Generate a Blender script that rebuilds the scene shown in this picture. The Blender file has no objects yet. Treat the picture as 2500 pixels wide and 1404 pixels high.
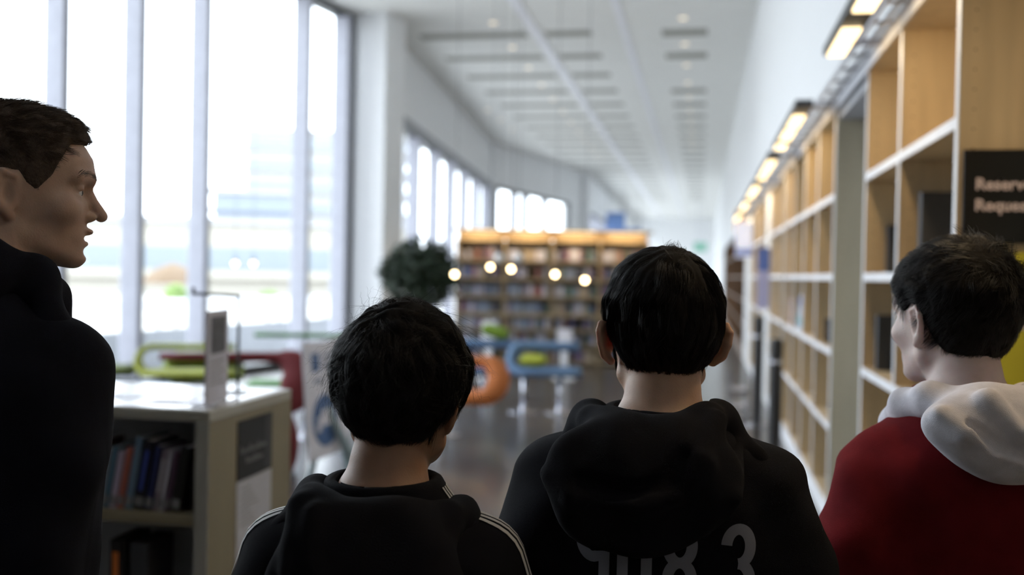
import bpy, bmesh, math, random
import numpy as np
from mathutils import Vector, Matrix
from mathutils.bvhtree import BVHTree

random.seed(4)
rng = np.random.RandomState(7)
scene = bpy.context.scene
col = scene.collection
R = math.radians

# ------------------------------------------------------------------ camera
cam_data = bpy.data.cameras.new('camera')
cam = bpy.data.objects.new('camera', cam_data)
col.objects.link(cam)
cam_data.sensor_width = 36.0
cam_data.lens = 2430.0 / 2500.0 * 36.0
cam_data.clip_end = 600
cam_data.clip_start = 0.05
_a, _p, _r = R(10.8), R(0.82), R(1.13)
_fw = Vector((-math.sin(_a) * math.cos(_p), math.cos(_a) * math.cos(_p), -math.sin(_p)))
_rt0 = Vector((math.cos(_a), math.sin(_a), 0))
_up0 = _rt0.cross(_fw)
_rt = _rt0 * math.cos(_r) + _up0 * math.sin(_r)
_up = -_rt0 * math.sin(_r) + _up0 * math.cos(_r)
cam.matrix_world = Matrix(((_rt.x, _up.x, -_fw.x, 0), (_rt.y, _up.y, -_fw.y, 0),
                           (_rt.z, _up.z, -_fw.z, 1.55), (0, 0, 0, 1)))
cam_data.dof.use_dof = True
cam_data.dof.focus_distance = 1.36
cam_data.dof.aperture_fstop = 2.35
scene.camera = cam

# ------------------------------------------------------------------ sky, exposure
world = bpy.data.worlds.new('sky')
scene.world = world
world.use_nodes = True
_bg = world.node_tree.nodes['Background']
_bg.inputs[0].default_value = (0.87, 0.92, 1.0, 1)
_bg.inputs[1].default_value = 6.7
scene.view_settings.view_transform = 'Standard'
scene.view_settings.look = 'None'
scene.view_settings.gamma = 1.0
scene.view_settings.exposure = 0.0
scene.view_settings.use_curve_mapping = False
scene.cycles.max_bounces = 10
scene.cycles.diffuse_bounces = 6
scene.cycles.transparent_max_bounces = 16
scene.cycles.use_denoising = True

CEIL = 6.0


def area_light(name, loc, rot, sx, sy, power, color):
    d = bpy.data.lights.new(name, 'AREA')
    d.shape = 'RECTANGLE'
    d.size, d.size_y = sx, sy
    d.energy = power
    d.color = color
    o = bpy.data.objects.new(name, d)
    o.location = loc
    o.rotation_euler = rot
    col.objects.link(o)
    return o


# ------------------------------------------------------------------ materials
MATS = {}


def mat(name, c, rough=0.6, metal=0.0, var=0.06, scale=6.0, bump=0.0, bscale=60.0, stretch=(1, 1, 1),
        emit=None, es=0.0, spec=0.5, coat=0.0, sss=0.0, sheen=0.0):
    if name in MATS:
        return MATS[name]
    m = bpy.data.materials.new(name)
    m.use_nodes = True
    nt = m.node_tree
    b = nt.nodes['Principled BSDF']
    b.inputs['Roughness'].default_value = rough
    b.inputs['Metallic'].default_value = metal
    b.inputs['Specular IOR Level'].default_value = spec
    b.inputs['Coat Weight'].default_value = coat
    if sheen:
        b.inputs['Sheen Weight'].default_value = sheen
    if sss:
        b.inputs['Subsurface Weight'].default_value = sss
        b.inputs['Subsurface Radius'].default_value = (1.0, 0.35, 0.18)
        b.inputs['Subsurface Scale'].default_value = 0.012
    tc = nt.nodes.new('ShaderNodeTexCoord')
    mp = nt.nodes.new('ShaderNodeMapping')
    mp.inputs['Scale'].default_value = stretch
    nt.links.new(tc.outputs['Object'], mp.inputs['Vector'])
    n = nt.nodes.new('ShaderNodeTexNoise')
    n.inputs['Scale'].default_value = scale
    n.inputs['Detail'].default_value = 4
    nt.links.new(mp.outputs[0], n.inputs['Vector'])
    r = nt.nodes.new('ShaderNodeValToRGB')
    r.color_ramp.elements[0].position = 0.3
    r.color_ramp.elements[1].position = 0.7
    r.color_ramp.elements[0].color = tuple(max(0, x * (1 - var)) for x in c) + (1,)
    r.color_ramp.elements[1].color = tuple(min(1, x * (1 + var)) for x in c) + (1,)
    nt.links.new(n.outputs['Fac'], r.inputs[0])
    nt.links.new(r.outputs[0], b.inputs['Base Color'])
    if bump:
        n2 = nt.nodes.new('ShaderNodeTexNoise')
        n2.inputs['Scale'].default_value = bscale
        n2.inputs['Detail'].default_value = 3
        nt.links.new(mp.outputs[0], n2.inputs['Vector'])
        bp = nt.nodes.new('ShaderNodeBump')
        bp.inputs['Strength'].default_value = bump
        bp.inputs['Distance'].default_value = 0.004
        nt.links.new(n2.outputs['Fac'], bp.inputs['Height'])
        nt.links.new(bp.outputs[0], b.inputs['Normal'])
    if emit:
        b.inputs['Emission Color'].default_value = tuple(emit) + (1,)
        b.inputs['Emission Strength'].default_value = es
    MATS[name] = m
    return m


def glass_mat():
    m = bpy.data.materials.new('window_glass')
    m.use_nodes = True
    nt = m.node_tree
    nt.nodes.clear()
    out = nt.nodes.new('ShaderNodeOutputMaterial')
    mix = nt.nodes.new('ShaderNodeMixShader')
    tr = nt.nodes.new('ShaderNodeBsdfTransparent')
    gl = nt.nodes.new('ShaderNodeBsdfGlossy')
    lw = nt.nodes.new('ShaderNodeFresnel')
    lw.inputs['IOR'].default_value = 1.25
    tr.inputs[0].default_value = (0.96, 0.98, 0.98, 1)
    gl.inputs['Roughness'].default_value = 0.02
    geo = nt.nodes.new('ShaderNodeNewGeometry')
    inv = nt.nodes.new('ShaderNodeMath')
    inv.operation = 'SUBTRACT'
    inv.inputs[0].default_value = 1.0
    mul = nt.nodes.new('ShaderNodeMath')
    mul.operation = 'MULTIPLY'
    nt.links.new(geo.outputs['Backfacing'], inv.inputs[1])
    nt.links.new(lw.outputs[0], mul.inputs[0])
    nt.links.new(inv.outputs[0], mul.inputs[1])
    nt.links.new(mul.outputs[0], mix.inputs[0])
    nt.links.new(tr.outputs[0], mix.inputs[1])
    nt.links.new(gl.outputs[0], mix.inputs[2])
    nt.links.new(mix.outputs[0], out.inputs[0])
    return m


GLASS = glass_mat()
M_wall = mat('white_painted_plaster', (0.84, 0.85, 0.86), 0.8, var=0.012, bump=0.03)
M_ceil = mat('ceiling_panel_white', (0.80, 0.80, 0.77), 0.85, var=0.02, scale=2)
M_slot = mat('ceiling_slot_dark', (0.30, 0.30, 0.26), 0.9)
M_white = mat('white_lacquer', (0.82, 0.83, 0.87), 0.45)
M_fin = mat('pale_lilac_mullion', (0.34, 0.345, 0.40), 0.5)
M_dark = mat('dark_grey_metal', (0.06, 0.065, 0.07), 0.4, 0.3)
M_black = mat('black_plastic', (0.012, 0.012, 0.014), 0.45)
M_steel = mat('brushed_steel', (0.55, 0.56, 0.62), 0.25, 1.0)
M_wood = mat('birch_veneer', (0.60, 0.465, 0.295), 0.5, var=0.12, scale=3, stretch=(6, 6, 0.6))
M_woodg = mat('grey_birch_laminate', (0.40, 0.37, 0.28), 0.5, var=0.06, scale=3, stretch=(6, 6, 0.6))
M_tan = mat('tan_laminate', (0.255, 0.215, 0.135), 0.5, var=0.06, scale=3, stretch=(6, 6, 0.6))
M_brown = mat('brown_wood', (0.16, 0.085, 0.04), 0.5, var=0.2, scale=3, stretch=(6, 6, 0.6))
M_paper = mat('white_paper', (0.75, 0.73, 0.78), 0.7)


def floor_material():
    m = bpy.data.materials.new('polished_dark_floor')
    m.use_nodes = True
    nt = m.node_tree
    b = nt.nodes['Principled BSDF']
    tc = nt.nodes.new('ShaderNodeTexCoord')
    n = nt.nodes.new('ShaderNodeTexNoise')
    n.inputs['Scale'].default_value = 1.2
    n.inputs['Detail'].default_value = 5
    nt.links.new(tc.outputs['Object'], n.inputs['Vector'])
    r = nt.nodes.new('ShaderNodeValToRGB')
    r.color_ramp.elements[0].position = 0.35
    r.color_ramp.elements[1].position = 0.7
    r.color_ramp.elements[0].color = (0.055, 0.05, 0.048, 1)
    r.color_ramp.elements[1].color = (0.085, 0.078, 0.072, 1)
    nt.links.new(n.outputs['Fac'], r.inputs[0])
    nt.links.new(r.outputs[0], b.inputs['Base Color'])
    b.inputs['Roughness'].default_value = 0.22
    return m


M_floor = floor_material()


# ------------------------------------------------------------------ mesh helpers
class MB:
    def __init__(s):
        s.v, s.f, s.m = [], [], []

    def add(s, vs, fs, mi=0):
        o = len(s.v)
        s.v += [tuple(v) for v in vs]
        s.f += [tuple(i + o for i in f) for f in fs]
        s.m += [mi] * len(fs)

    def box(s, x0, x1, y0, y1, z0, z1, mi=0, M=None):
        vs = [Vector(p) for p in ((x0, y0, z0), (x1, y0, z0), (x1, y1, z0), (x0, y1, z0),
                                  (x0, y0, z1), (x1, y0, z1), (x1, y1, z1), (x0, y1, z1))]
        if M is not None:
            vs = [M @ v for v in vs]
        s.add(vs, [(0, 3, 2, 1), (4, 5, 6, 7), (0, 1, 5, 4), (1, 2, 6, 5), (2, 3, 7, 6), (3, 0, 4, 7)], mi)

    def tube(s, pts, rad, n=10, mi=0, caps=True):
        pts = [Vector(p) for p in pts]
        rr = rad if isinstance(rad, (list, tuple)) else [rad] * len(pts)
        vs, fs = [], []
        t0 = (pts[1] - pts[0]).normalized()
        u = t0.orthogonal().normalized()
        for i, p in enumerate(pts):
            t = (pts[min(i + 1, len(pts) - 1)] - pts[max(i - 1, 0)]).normalized()
            u = (u - t * u.dot(t)).normalized()
            w = t.cross(u)
            for k in range(n):
                a = 2 * math.pi * k / n
                vs.append(p + (u * math.cos(a) + w * math.sin(a)) * rr[i])
        for i in range(len(pts) - 1):
            for k in range(n):
                a, b = i * n + k, i * n + (k + 1) % n
                fs.append((a, b, b + n, a + n))
        if caps:
            fs.append(tuple(range(n))[::-1])
            fs.append(tuple((len(pts) - 1) * n + k for k in range(n)))
        s.add(vs, fs, mi)

    def lathe(s, prof, n=24, c=(0, 0, 0), mi=0, M=None):
        vs, fs = [], []
        for r_, z in prof:
            for k in range(n):
                a = 2 * math.pi * k / n
                v = Vector((c[0] + r_ * math.cos(a), c[1] + r_ * math.sin(a), c[2] + z))
                vs.append(M @ v if M is not None else v)
        for i in range(len(prof) - 1):
            for k in range(n):
                a, b = i * n + k, i * n + (k + 1) % n
                fs.append((a, b, b + n, a + n))
        fs.append(tuple(range(n))[::-1])
        fs.append(tuple((len(prof) - 1) * n + k for k in range(n)))
        s.add(vs, fs, mi)

    def sphere(s, c, r_, n=16, sc=(1, 1, 1), mi=0):
        m = n // 2
        prof = []
        vs = [(c[0], c[1], c[2] - r_ * sc[2])]
        for i in range(1, m):
            t = math.pi * i / m
            for k in range(n):
                a = 2 * math.pi * k / n
                vs.append((c[0] + r_ * sc[0] * math.sin(t) * math.cos(a), c[1] + r_ * sc[1] * math.sin(t) * math.sin(a),
                           c[2] - r_ * sc[2] * math.cos(t)))
        vs.append((c[0], c[1], c[2] + r_ * sc[2]))
        fs = [(0, 1 + (k + 1) % n, 1 + k) for k in range(n)]
        for i in range(m - 2):
            for k in range(n):
                a, b = 1 + i * n + k, 1 + i * n + (k + 1) % n
                fs.append((a, b, b + n, a + n))
        L = len(vs) - 1
        o = 1 + (m - 2) * n
        fs += [(L, o + k, o + (k + 1) % n) for k in range(n)]
        s.add(vs, fs, mi)

    def build(s, name, mats, parent=None, smooth=False, bevel=0.0):
        me = bpy.data.meshes.new(name)
        me.from_pydata(s.v, [], s.f)
        for m in (mats if isinstance(mats, (list, tuple)) else [mats]):
            me.materials.append(m)
        if len(me.materials) > 1:
            me.polygons.foreach_set('material_index', s.m)
        if smooth:
            me.shade_smooth()
        me.update()
        o = bpy.data.objects.new(name, me)
        col.objects.link(o)
        if parent is not None:
            o.parent = parent
        if bevel:
            bv = o.modifiers.new('soft_edge', 'BEVEL')
            bv.width = bevel
            bv.segments = 2
            bv.limit_method = 'ANGLE'
        return o


def box(name, x0, x1, y0, y1, z0, z1, m, parent=None, bevel=0.0, M=None):
    b = MB()
    b.box(x0, x1, y0, y1, z0, z1, M=M)
    return b.build(name, m, parent, bevel=bevel)


def empty(name, loc=(0, 0, 0), rz=0.0, parent=None):
    o = bpy.data.objects.new(name, None)
    o.location = loc
    o.rotation_euler = (0, 0, rz)
    o.empty_display_size = 0.1
    col.objects.link(o)
    if parent is not None:
        o.parent = parent
    return o


def tag(o, label=None, cat=None, group=None, kind=None):
    if label:
        o['label'] = label
    if cat:
        o['category'] = cat
    if group:
        o['group'] = group
    if kind:
        o['kind'] = kind
    return o


def struct(o, label=None, cat=None):
    return tag(o, label, cat, kind='structure')


def copy_tree(o, parent=None):
    c = o.copy()
    col.objects.link(c)
    if parent is not None:
        c.parent = parent
    for ch in [x for x in CH.get(o.name, [])]:
        copy_tree(ch, c)
    return c


CH = {}


def index_children():
    CH.clear()
    for o in bpy.data.objects:
        if o.parent:
            CH.setdefault(o.parent.name, []).append(o)


def text_mesh(s, size, extrude=0.001, bold=0.0):
    cu = bpy.data.curves.new('lettering', 'FONT')
    cu.body = s
    cu.size = size
    cu.extrude = extrude
    cu.offset = bold
    cu.resolution_u = 3
    o = bpy.data.objects.new('lettering', cu)
    col.objects.link(o)
    dg = bpy.context.evaluated_depsgraph_get()
    me = bpy.data.meshes.new_from_object(o.evaluated_get(dg))
    bpy.data.objects.remove(o)
    return me


def text_obj(name, s, size, m, origin, right, up, parent=None, extrude=0.001, bold=0.0):
    me = text_mesh(s, size, extrude, bold)
    right, up = Vector(right).normalized(), Vector(up).normalized()
    nn = right.cross(up)
    for v in me.vertices:
        v.co = Vector(origin) + right * v.co.x + up * v.co.y + nn * v.co.z
    me.materials.clear()
    me.materials.append(m)
    o = bpy.data.objects.new(name, me)
    col.objects.link(o)
    if parent is not None:
        o.parent = parent
    return o


# ------------------------------------------------------------------ the room
WR = 0.80                       # plane of the right wall / bookcase fronts
PW0 = Vector((-5.82, 17.95))    # end of the near window wall
DW = Vector((0.165, 0.986)).normalized()
PA = PW0 - DW * 2.6             # column side
YB = -6.0


def on_near(s):                 # s measured as in the plan, from the reference point of the near window wall
    return Vector((-6.266, 15.238)) + DW * s


F1a, F1b = on_near(-13.2), on_near(1.27)
F2a, F2b = Vector((-5.78, 17.4)), Vector((-7.15, 33.2))
F3a, F3b = Vector((-7.15, 33.5)), Vector((-5.23, 43.0))
F3w = F3a + (F3b - F3a).normalized() * 8.0
F4a, F4b = Vector((-5.1, 43.3)), Vector((-5.3, 77.0))
LB = Vector((F1a.x, YB))

# floor and ceiling follow the outline of the plan
outline = [(WR + 0.55, YB), (WR + 0.55, 77.5), (F4b.x - 0.4, 77.5), (F4b.x - 0.3, 77.0), (F4a.x - 0.3, 43.3), (F3a.x - 0.3, 33.5),
           (F2a.x - 0.3, 17.4), (F1a.x - 0.25, F1a.y), (F1a.x - 0.25, YB)]


def slab(name, z0, z1, m):
    b = MB()
    n = len(outline)
    vs = [(x, y, z0) for x, y in outline] + [(x, y, z1) for x, y in outline]
    fs = [tuple(range(n))[::-1], tuple(range(n, 2 * n))] + [(i, (i + 1) % n, n + (i + 1) % n, n + i) for i in range(n)]
    b.add(vs, fs)
    return struct(b.build(name, m))


fl = slab('floor', -0.2, 0.0, M_floor)
slab('ceiling', CEIL, CEIL + 0.3, M_ceil)

# right wall above the bookcase niches, and its full height stretches
b = MB()
b.box(WR, WR + 0.5, YB, 77.5, 2.68, CEIL)
b.box(WR + 0.36, WR + 0.5, YB, 77.5, 0, 2.68)
b.box(WR, WR + 0.36, 12.55, 13.2, 0, 2.68)
b.box(WR, WR + 0.36, 17.2, 19.4, 0, 2.68)
b.box(WR, WR + 0.36, 38.2, 77.5, 0, 2.68)
struct(b.build('wall_right', M_wall))
struct(box('wall_front', F4b.x - 0.4, WR + 0.5, 77.0, 77.4, 0, CEIL, M_wall))
struct(box('wall_back', F1a.x - 0.3, WR + 0.5, YB - 0.2, YB, 0, CEIL, mat('back_wall_paint', (0.30, 0.30, 0.30), 0.8)))
struct(box('wall_left', F1a.x - 0.25, F1a.x, YB, F1a.y, 0, CEIL, mat('left_wall_paint', (0.45, 0.45, 0.45), 0.8)))
b = MB()
b.box(WR - 0.012, WR, YB, 77.0, 2.60, 2.69)
struct(b.build('trim_1', mat('grey_trim', (0.62, 0.63, 0.68), 0.4)))


def frame2(p0, p1):
    d = (p1 - p0)
    L = d.length
    d = d / L
    # local x along the wall, local y pointing into the room
    M = Matrix(((d.x, d.y, 0, p0.x), (d.y, -d.x, 0, p0.y), (0, 0, 1, 0), (0, 0, 0, 1)))
    return M, L


win_n = [0]


def glazing(p0, p1, zh, mull, fw=0.10, fd=0.19, sill=0.12, label=''):
    win_n[0] += 1
    M, L = frame2(p0, p1)
    b = MB()
    b.box(0, L, -0.12, 0.06, 0, sill, M=M)
    b.box(0, L, -0.12, 0.06, zh, zh + 0.10, M=M)
    b.box(0, 0.08, -0.12, 0.06, sill, zh, M=M)
    b.box(L - 0.08, L, -0.12, 0.06, sill, zh, M=M)
    fr = struct(b.build('window_%d' % win_n[0], M_dark))
    g = MB()
    g.box(0.08, L - 0.08, -0.075, -0.065, sill, zh, M=M)
    g.build('glass', GLASS, fr)
    for s in mull:
        mm = MB()
        mm.box(s - fw / 2, s + fw / 2, -0.10, fd, sill, zh, M=M)
        mm.build('mullion', M_fin, fr, bevel=0.008)
    return fr


def wall_over(name, p0, p1, z0, z1, m=M_wall, t0=-0.3, t1=0.0):
    M, L = frame2(p0, p1)
    b = MB()
    b.box(0, L, t0, t1, z0, z1, M=M)
    return struct(b.build(name, m))


s0 = -13.2
glazing(F1a, F1b, 5.85, [x - s0 for x in (-12.0, -10.75, -9.5, -7.85, -6.6, -5.35, -4.12, -2.85, -0.35, 0.86)])
wall_over('wall_left_upper', F1a, F1b, 5.93, CEIL)
# column between the two window walls
Mc, Lc = frame2(F1b, F2a)
b = MB()
cx0 = F1b
b.box(0.02, 0.75, -0.35, 0.66, 0, CEIL, M=frame2(on_near(1.25), on_near(3.0))[0])
b.box(0.7, 2.0, -0.35, 0.0, 0, CEIL, M=frame2(on_near(1.25), on_near(3.0))[0])
struct(b.build('wall_left_column', M_wall))
glazing(F2a, F2b, 4.35, [0.45 + 2.3 * i for i in range(7)], fd=0.17)
wall_over('wall_left_middle', F2a, F2b, 4.43, CEIL)
wall_over('wall_left_pier', F2b, F3a, 0, CEIL, t1=0.10)
glazing(F3a, F3w, 4.45, [0.15, 1.95, 3.05, 5.1], fw=0.36, fd=0.10)
wall_over('wall_left_far', F3a, F3b, 4.53, CEIL)
wall_over('wall_left_far_side', F3w, F3b, 0, 4.53)
wall_over('wall_left_far_pier', F3b, F4a, 0, CEIL, t1=0.25)
glazing(F4a, F4b, 4.3, [2.0 * i for i in range(1, 16)], fd=0.12)
wall_over('wall_left_end', F4a, F4b, 4.38, CEIL)
b = MB()
Mb, Lb2 = frame2(F2a, F2b)
b.box(0.0, Lb2, 0.0, 0.10, 4.40, 4.60, M=Mb)
struct(b.build('trim_2', mat('blind_box_grey', (0.32, 0.33, 0.35), 0.5)), )

# ceiling: slots, service strip, downlights
b = MB()
for y in [18.45 + 1.93 * i for i in range(22)]:
    if i_skip := (abs(y - 22.31) < 0.1):
        continue
    b.box(-0.82, 0.0, y - 0.24, y + 0.24, CEIL - 0.006, CEIL + 0.01)
struct(b.build('trim_3', M_slot))
b = MB()
for y in [18.3 + 1.93 * i for i in range(22)]:
    b.box(-2.95, -2.1, y - 0.2, y + 0.2, CEIL - 0.006, CEIL + 0.01)
    b.box(-5.35, -3.3, y - 0.2, y + 0.2, CEIL - 0.006, CEIL + 0.01)
struct(b.build('trim_4', M_slot))
b = MB()
b.box(-3.19, -3.02, 4, 76, CEIL - 0.03, CEIL + 0.01)
b.box(-1.55, -1.42, 4, 76, CEIL - 0.02, CEIL + 0.01)
struct(b.build('trim_5', mat('white_service_strip', (0.88, 0.88, 0.92), 0.5)))
M_spot = mat('downlight_glow', (1, 0.9, 0.75), 0.5, emit=(1.0, 0.85, 0.62), es=1.6)
M_ring = mat('downlight_ring', (0.7, 0.7, 0.7), 0.4)
ORD = ['first', 'second', 'third', 'fourth', 'fifth', 'sixth', 'seventh', 'eighth', 'ninth', 'tenth', 'eleventh', 'twelfth', 'thirteenth', 'fourteenth', 'fifteenth', 'sixteenth']
proto = None
dl = []
for i in range(12):
    dl.append((-3.74 - 0.02 * i, 17.35 + 1.93 * i, 'in the row beside the white service strip', i))
for i in range(10):
    dl.append((-0.42, 17.4 + 1.93 * i, 'in the row between the dark slots on the right', i))
for i in range(3):
    dl.append((-5.85, 26.6 + 1.8 * i, 'near the far window wall on the left', i))
for i, (x, y, w, k) in enumerate(dl):
    if proto is None:
        proto = empty('ceiling_downlight')
        r_ = MB()
        r_.lathe([(0.075, 0), (0.105, 0), (0.11, -0.012), (0.078, -0.012), (0.075, 0)], 20)
        r_.build('ring', M_ring, proto, smooth=True)
        d_ = MB()
        d_.lathe([(0.001, -0.004), (0.076, -0.004), (0.076, 0.004)], 20)
        d_.build('diffuser', M_spot, proto)
        index_children()
        o = proto
    else:
        o = copy_tree(proto)
    o.location = (x, y, CEIL - 0.004)
    tag(o, 'round downlight, %s ' % ORD[k] + w, 'ceiling light', 'downlights ' + w)

# ------------------------------------------------------------------ outside
b = MB()
b.box(-260, F1a.x + 40, -60, 300, -0.75, -0.45)
gr = MB()
gr.add([(-300, -80, -0.5), (-8.4, -80, -0.5), (-8.4, 300, -0.5), (-300, 300, -0.5)], [(0, 1, 2, 3)])
struct(gr.build('ground', mat('pale_paving', (0.42, 0.41, 0.39), 0.9)), 'pale paved square outside the windows', 'paving')

M_conc = mat('pale_concrete', (0.31, 0.31, 0.32), 0.9)
M_winb = mat('far_window_glass', (0.19, 0.22, 0.25), 0.3)


def block(name, cx, cy, rz, w, d, h, floors, label, cat='building', mwall=None, wwin=0.62, z0=-0.5, cols=8, strip=True):
    e = empty(name, (cx, cy, z0), rz)
    box('wall', -w / 2, w / 2, -d / 2, d / 2, 0, h, mwall or M_conc, e)
    fh = h / floors
    for i in range(floors):
        b = MB()
        z = fh * (i + 0.35)
        if strip:
            b.box(-w / 2 - 0.03, w / 2 + 0.03, -d / 2 - 0.03, d / 2 + 0.03, z, z + fh * 0.33)
        b.build('window_band', M_winb, e)
        b = MB()
        b.box(-w / 2 - 0.5, w / 2 + 0.5, -d / 2 - 0.6, d / 2 + 0.6, z - fh * 0.12, z - 0.02)
        b.build('balcony', mwall or M_conc, e)
    box('roof', -w / 2 - 0.4, w / 2 + 0.4, -d / 2 - 0.4, d / 2 + 0.4, h, h + 0.5, M_conc, e)
    return tag(e, label, cat)


block('tower_block', -54.5, 140, R(18), 22, 16, 21, 7, 'tall pale tower block with balconies outside the windows')
block('office_block', -52.5, 112, R(20), 9, 12, 10.5, 4, 'lower greyish office block standing left of the tall tower block', mwall=mat('blueish_render', (0.22, 0.245, 0.29), 0.9))
block('shop_pavilion', -36, 74, R(22), 26, 9, 5.3, 1, 'low wide pavilion with a flat canopy in front of the tower block', mwall=mat('cream_render', (0.36, 0.34, 0.30), 0.9))
block('low_house', -75, 88, R(30), 30, 8, 2.9, 1, 'low sandy building far off behind the left window panes', mwall=mat('sandy_render', (0.40, 0.29, 0.18), 0.9))
# parasol
e = empty('parasol', (-19.6, 34.5, -0.5))
b = MB()
b.lathe([(1.15, 1.42), (0.95, 1.72), (0.62, 1.97), (0.25, 2.12), (0.03, 2.2)], 8)
b.build('canopy', mat('peach_canvas', (0.17, 0.12, 0.078), 0.9), e)
b = MB()
b.tube([(0, 0, 0), (0, 0, 2.2)], 0.03)
b.build('pole', M_white, e)
b = MB()
b.lathe([(0.3, 0), (0.3, 0.06), (0.05, 0.09)], 16)
b.build('base', M_conc, e)
tag(e, 'peach coloured parasol standing outside behind the second window pane', 'parasol')
# terrace parapet with rail
M1, L1 = frame2(Vector((-11.6, 4.0)), Vector((-8.0, 26.0)))
e = empty('terrace_railing')
b = MB()
b.box(0, L1, 0, 0.12, -0.5, 0.42, M=M1)
b.build('parapet', mat('pale_grey_render', (0.20, 0.21, 0.23), 0.8), e)
b = MB()
b.box(0, L1, -0.02, 0.14, 0.78, 0.95, M=M1)
b.build('handrail', M_white, e)
for i in range(12):
    b = MB()
    b.box(1.0 + i * 1.9, 1.06 + i * 1.9, 0.03, 0.09, 0.42, 0.78, M=M1)
    b.build('post', M_steel, e)
tag(e, 'pale terrace railing with a broad white handrail outside the windows', 'railing')
# shrubs outside
for i, (x, y, r_, lab) in enumerate(((-11.1, 24.3, 0.28, 'bright green shrub outside behind the lamp reflections'),
                                     (-14.5, 25.7, 0.34, 'sunlit green shrub outside below the peach parasol'))):
    b = MB()
    for k in range(260):
        v = Vector(rng.normal(size=3)).normalized() * r_ * rng.uniform(0.6, 1)
        v.z = abs(v.z) * 1.2
        a = Vector(rng.normal(size=3)).normalized() * 0.09
        c = a.cross(Vector(rng.normal(size=3))).normalized() * 0.05
        b.add([v - a, v + c, v + a, v - c], [(0, 1, 2, 3)])
    e = empty('shrub', (x, y, 0.65))
    b.build('foliage', mat('fresh_leaf', (0.32, 0.44, 0.17), 0.7), e)
    b = MB()
    b.tube([(0, 0, -1.15), (0, 0, 0.2)], [0.05, 0.03], 8)
    b.build('stem', M_brown, e)
    tag(e, lab, 'shrub')

# ------------------------------------------------------------------ right hand bookcases
SH = [0.14, 0.635, 1.11, 1.585, 2.09]
T = 0.038


def bookcase(name, y0, bays, label, m_in=M_wood, m_edge=M_white, m_end=M_woodg, m_back=M_woodg, skip=(), depth=0.34, group=None, top=2.60):
    """bays: list of y positions of the uprights; fronts in the plane of the right wall"""
    x0, x1 = WR + 0.002, WR + depth
    e = empty(name, (x0, bays[0], 0))
    O = lambda b, n, m: b.build(n, m, e)
    bx = lambda b, a0, a1, b0, b1, c0, c1: b.box(a0 - x0, a1 - x0, b0 - bays[0], b1 - bays[0], c0, c1)
    b = MB()
    bx(b, x1 - 0.015, x1, bays[0], bays[-1], 0.08, top)
    O(b, 'back_panel', m_back)
    b = MB()
    bx(b, x0, x1, bays[0], bays[-1], 0.0, 0.10)
    O(b, 'plinth', m_edge)
    b = MB()
    bx(b, x0, x1, bays[0], bays[-1], top, top + 0.035)
    O(b, 'top_panel', m_end)
    for i, y in enumerate(bays):
        w = T / 2
        last = i in (0, len(bays) - 1)
        b = MB()
        bx(b, x0 + 0.004, x1 - 0.016, y - w, y + w, 0.10, top)
        up = O(b, 'upright', m_end if (i == 0 and m_end is not None) else m_in)
        b = MB()
        bx(b, x0, x0 + 0.005, y - w, y + w, 0.10, top)
        b.build('edge_strip', m_edge, up)
        # rows of pin holes in the upright
        b = MB()
        for zz in np.arange(0.25, top - 0.1, 0.064):
            bx(b, x0 + 0.045, x0 + 0.051, y - w - 0.0008, y - w, zz, zz + 0.006)
            bx(b, x1 - 0.07, x1 - 0.064, y - w - 0.0008, y - w, zz, zz + 0.006)
        b.build('pin_holes', M_brown, up)
    for i in range(len(bays) - 1):
        if i in skip:
            zs = [SH[0]]
        else:
            zs = SH
        for z in zs:
            b = MB()
            bx(b, x0 + 0.006, x1 - 0.016, bays[i] + T / 2, bays[i + 1] - T / 2, z - T, z)
            s = O(b, 'shelf', m_in)
            b = MB()
            bx(b, x0, x0 + 0.0065, bays[i] + T / 2, bays[i + 1] - T / 2, z - T, z)
            b.build('edge_strip', m_edge, s)
    return tag(e, label, 'bookcase', group)


bookcase('built_in_bookcase', 0, [-1.5, -0.5, 0.5, 1.5, 2.46, 3.46, 4.43, 5.30],
         'nearest birch bookcase with white edges, holding the black sign', skip=(4,), m_end=M_wood)
bookcase('built_in_bookcase', 0, [6.52, 7.44, 8.36, 9.28, 10.20],
         'second birch bookcase along the right wall, with blue magazines and a grey end panel')
bookcase('built_in_bookcase', 0, [10.42, 11.4, 12.4],
         'third birch bookcase along the right wall, just past the black posts')
bookcase('built_in_bookcase', 0, [13.25, 14.2, 15.15, 16.1, 17.05],
         'fourth birch bookcase along the right wall, beyond the blue notice')
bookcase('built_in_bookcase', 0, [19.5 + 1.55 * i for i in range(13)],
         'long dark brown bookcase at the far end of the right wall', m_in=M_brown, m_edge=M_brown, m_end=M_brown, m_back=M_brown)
struct(box('trim_6', WR + 0.02, WR + 0.36, 5.34, 6.48, 2.55, 2.68, mat('grey_soffit', (0.35, 0.36, 0.39), 0.6)))

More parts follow.
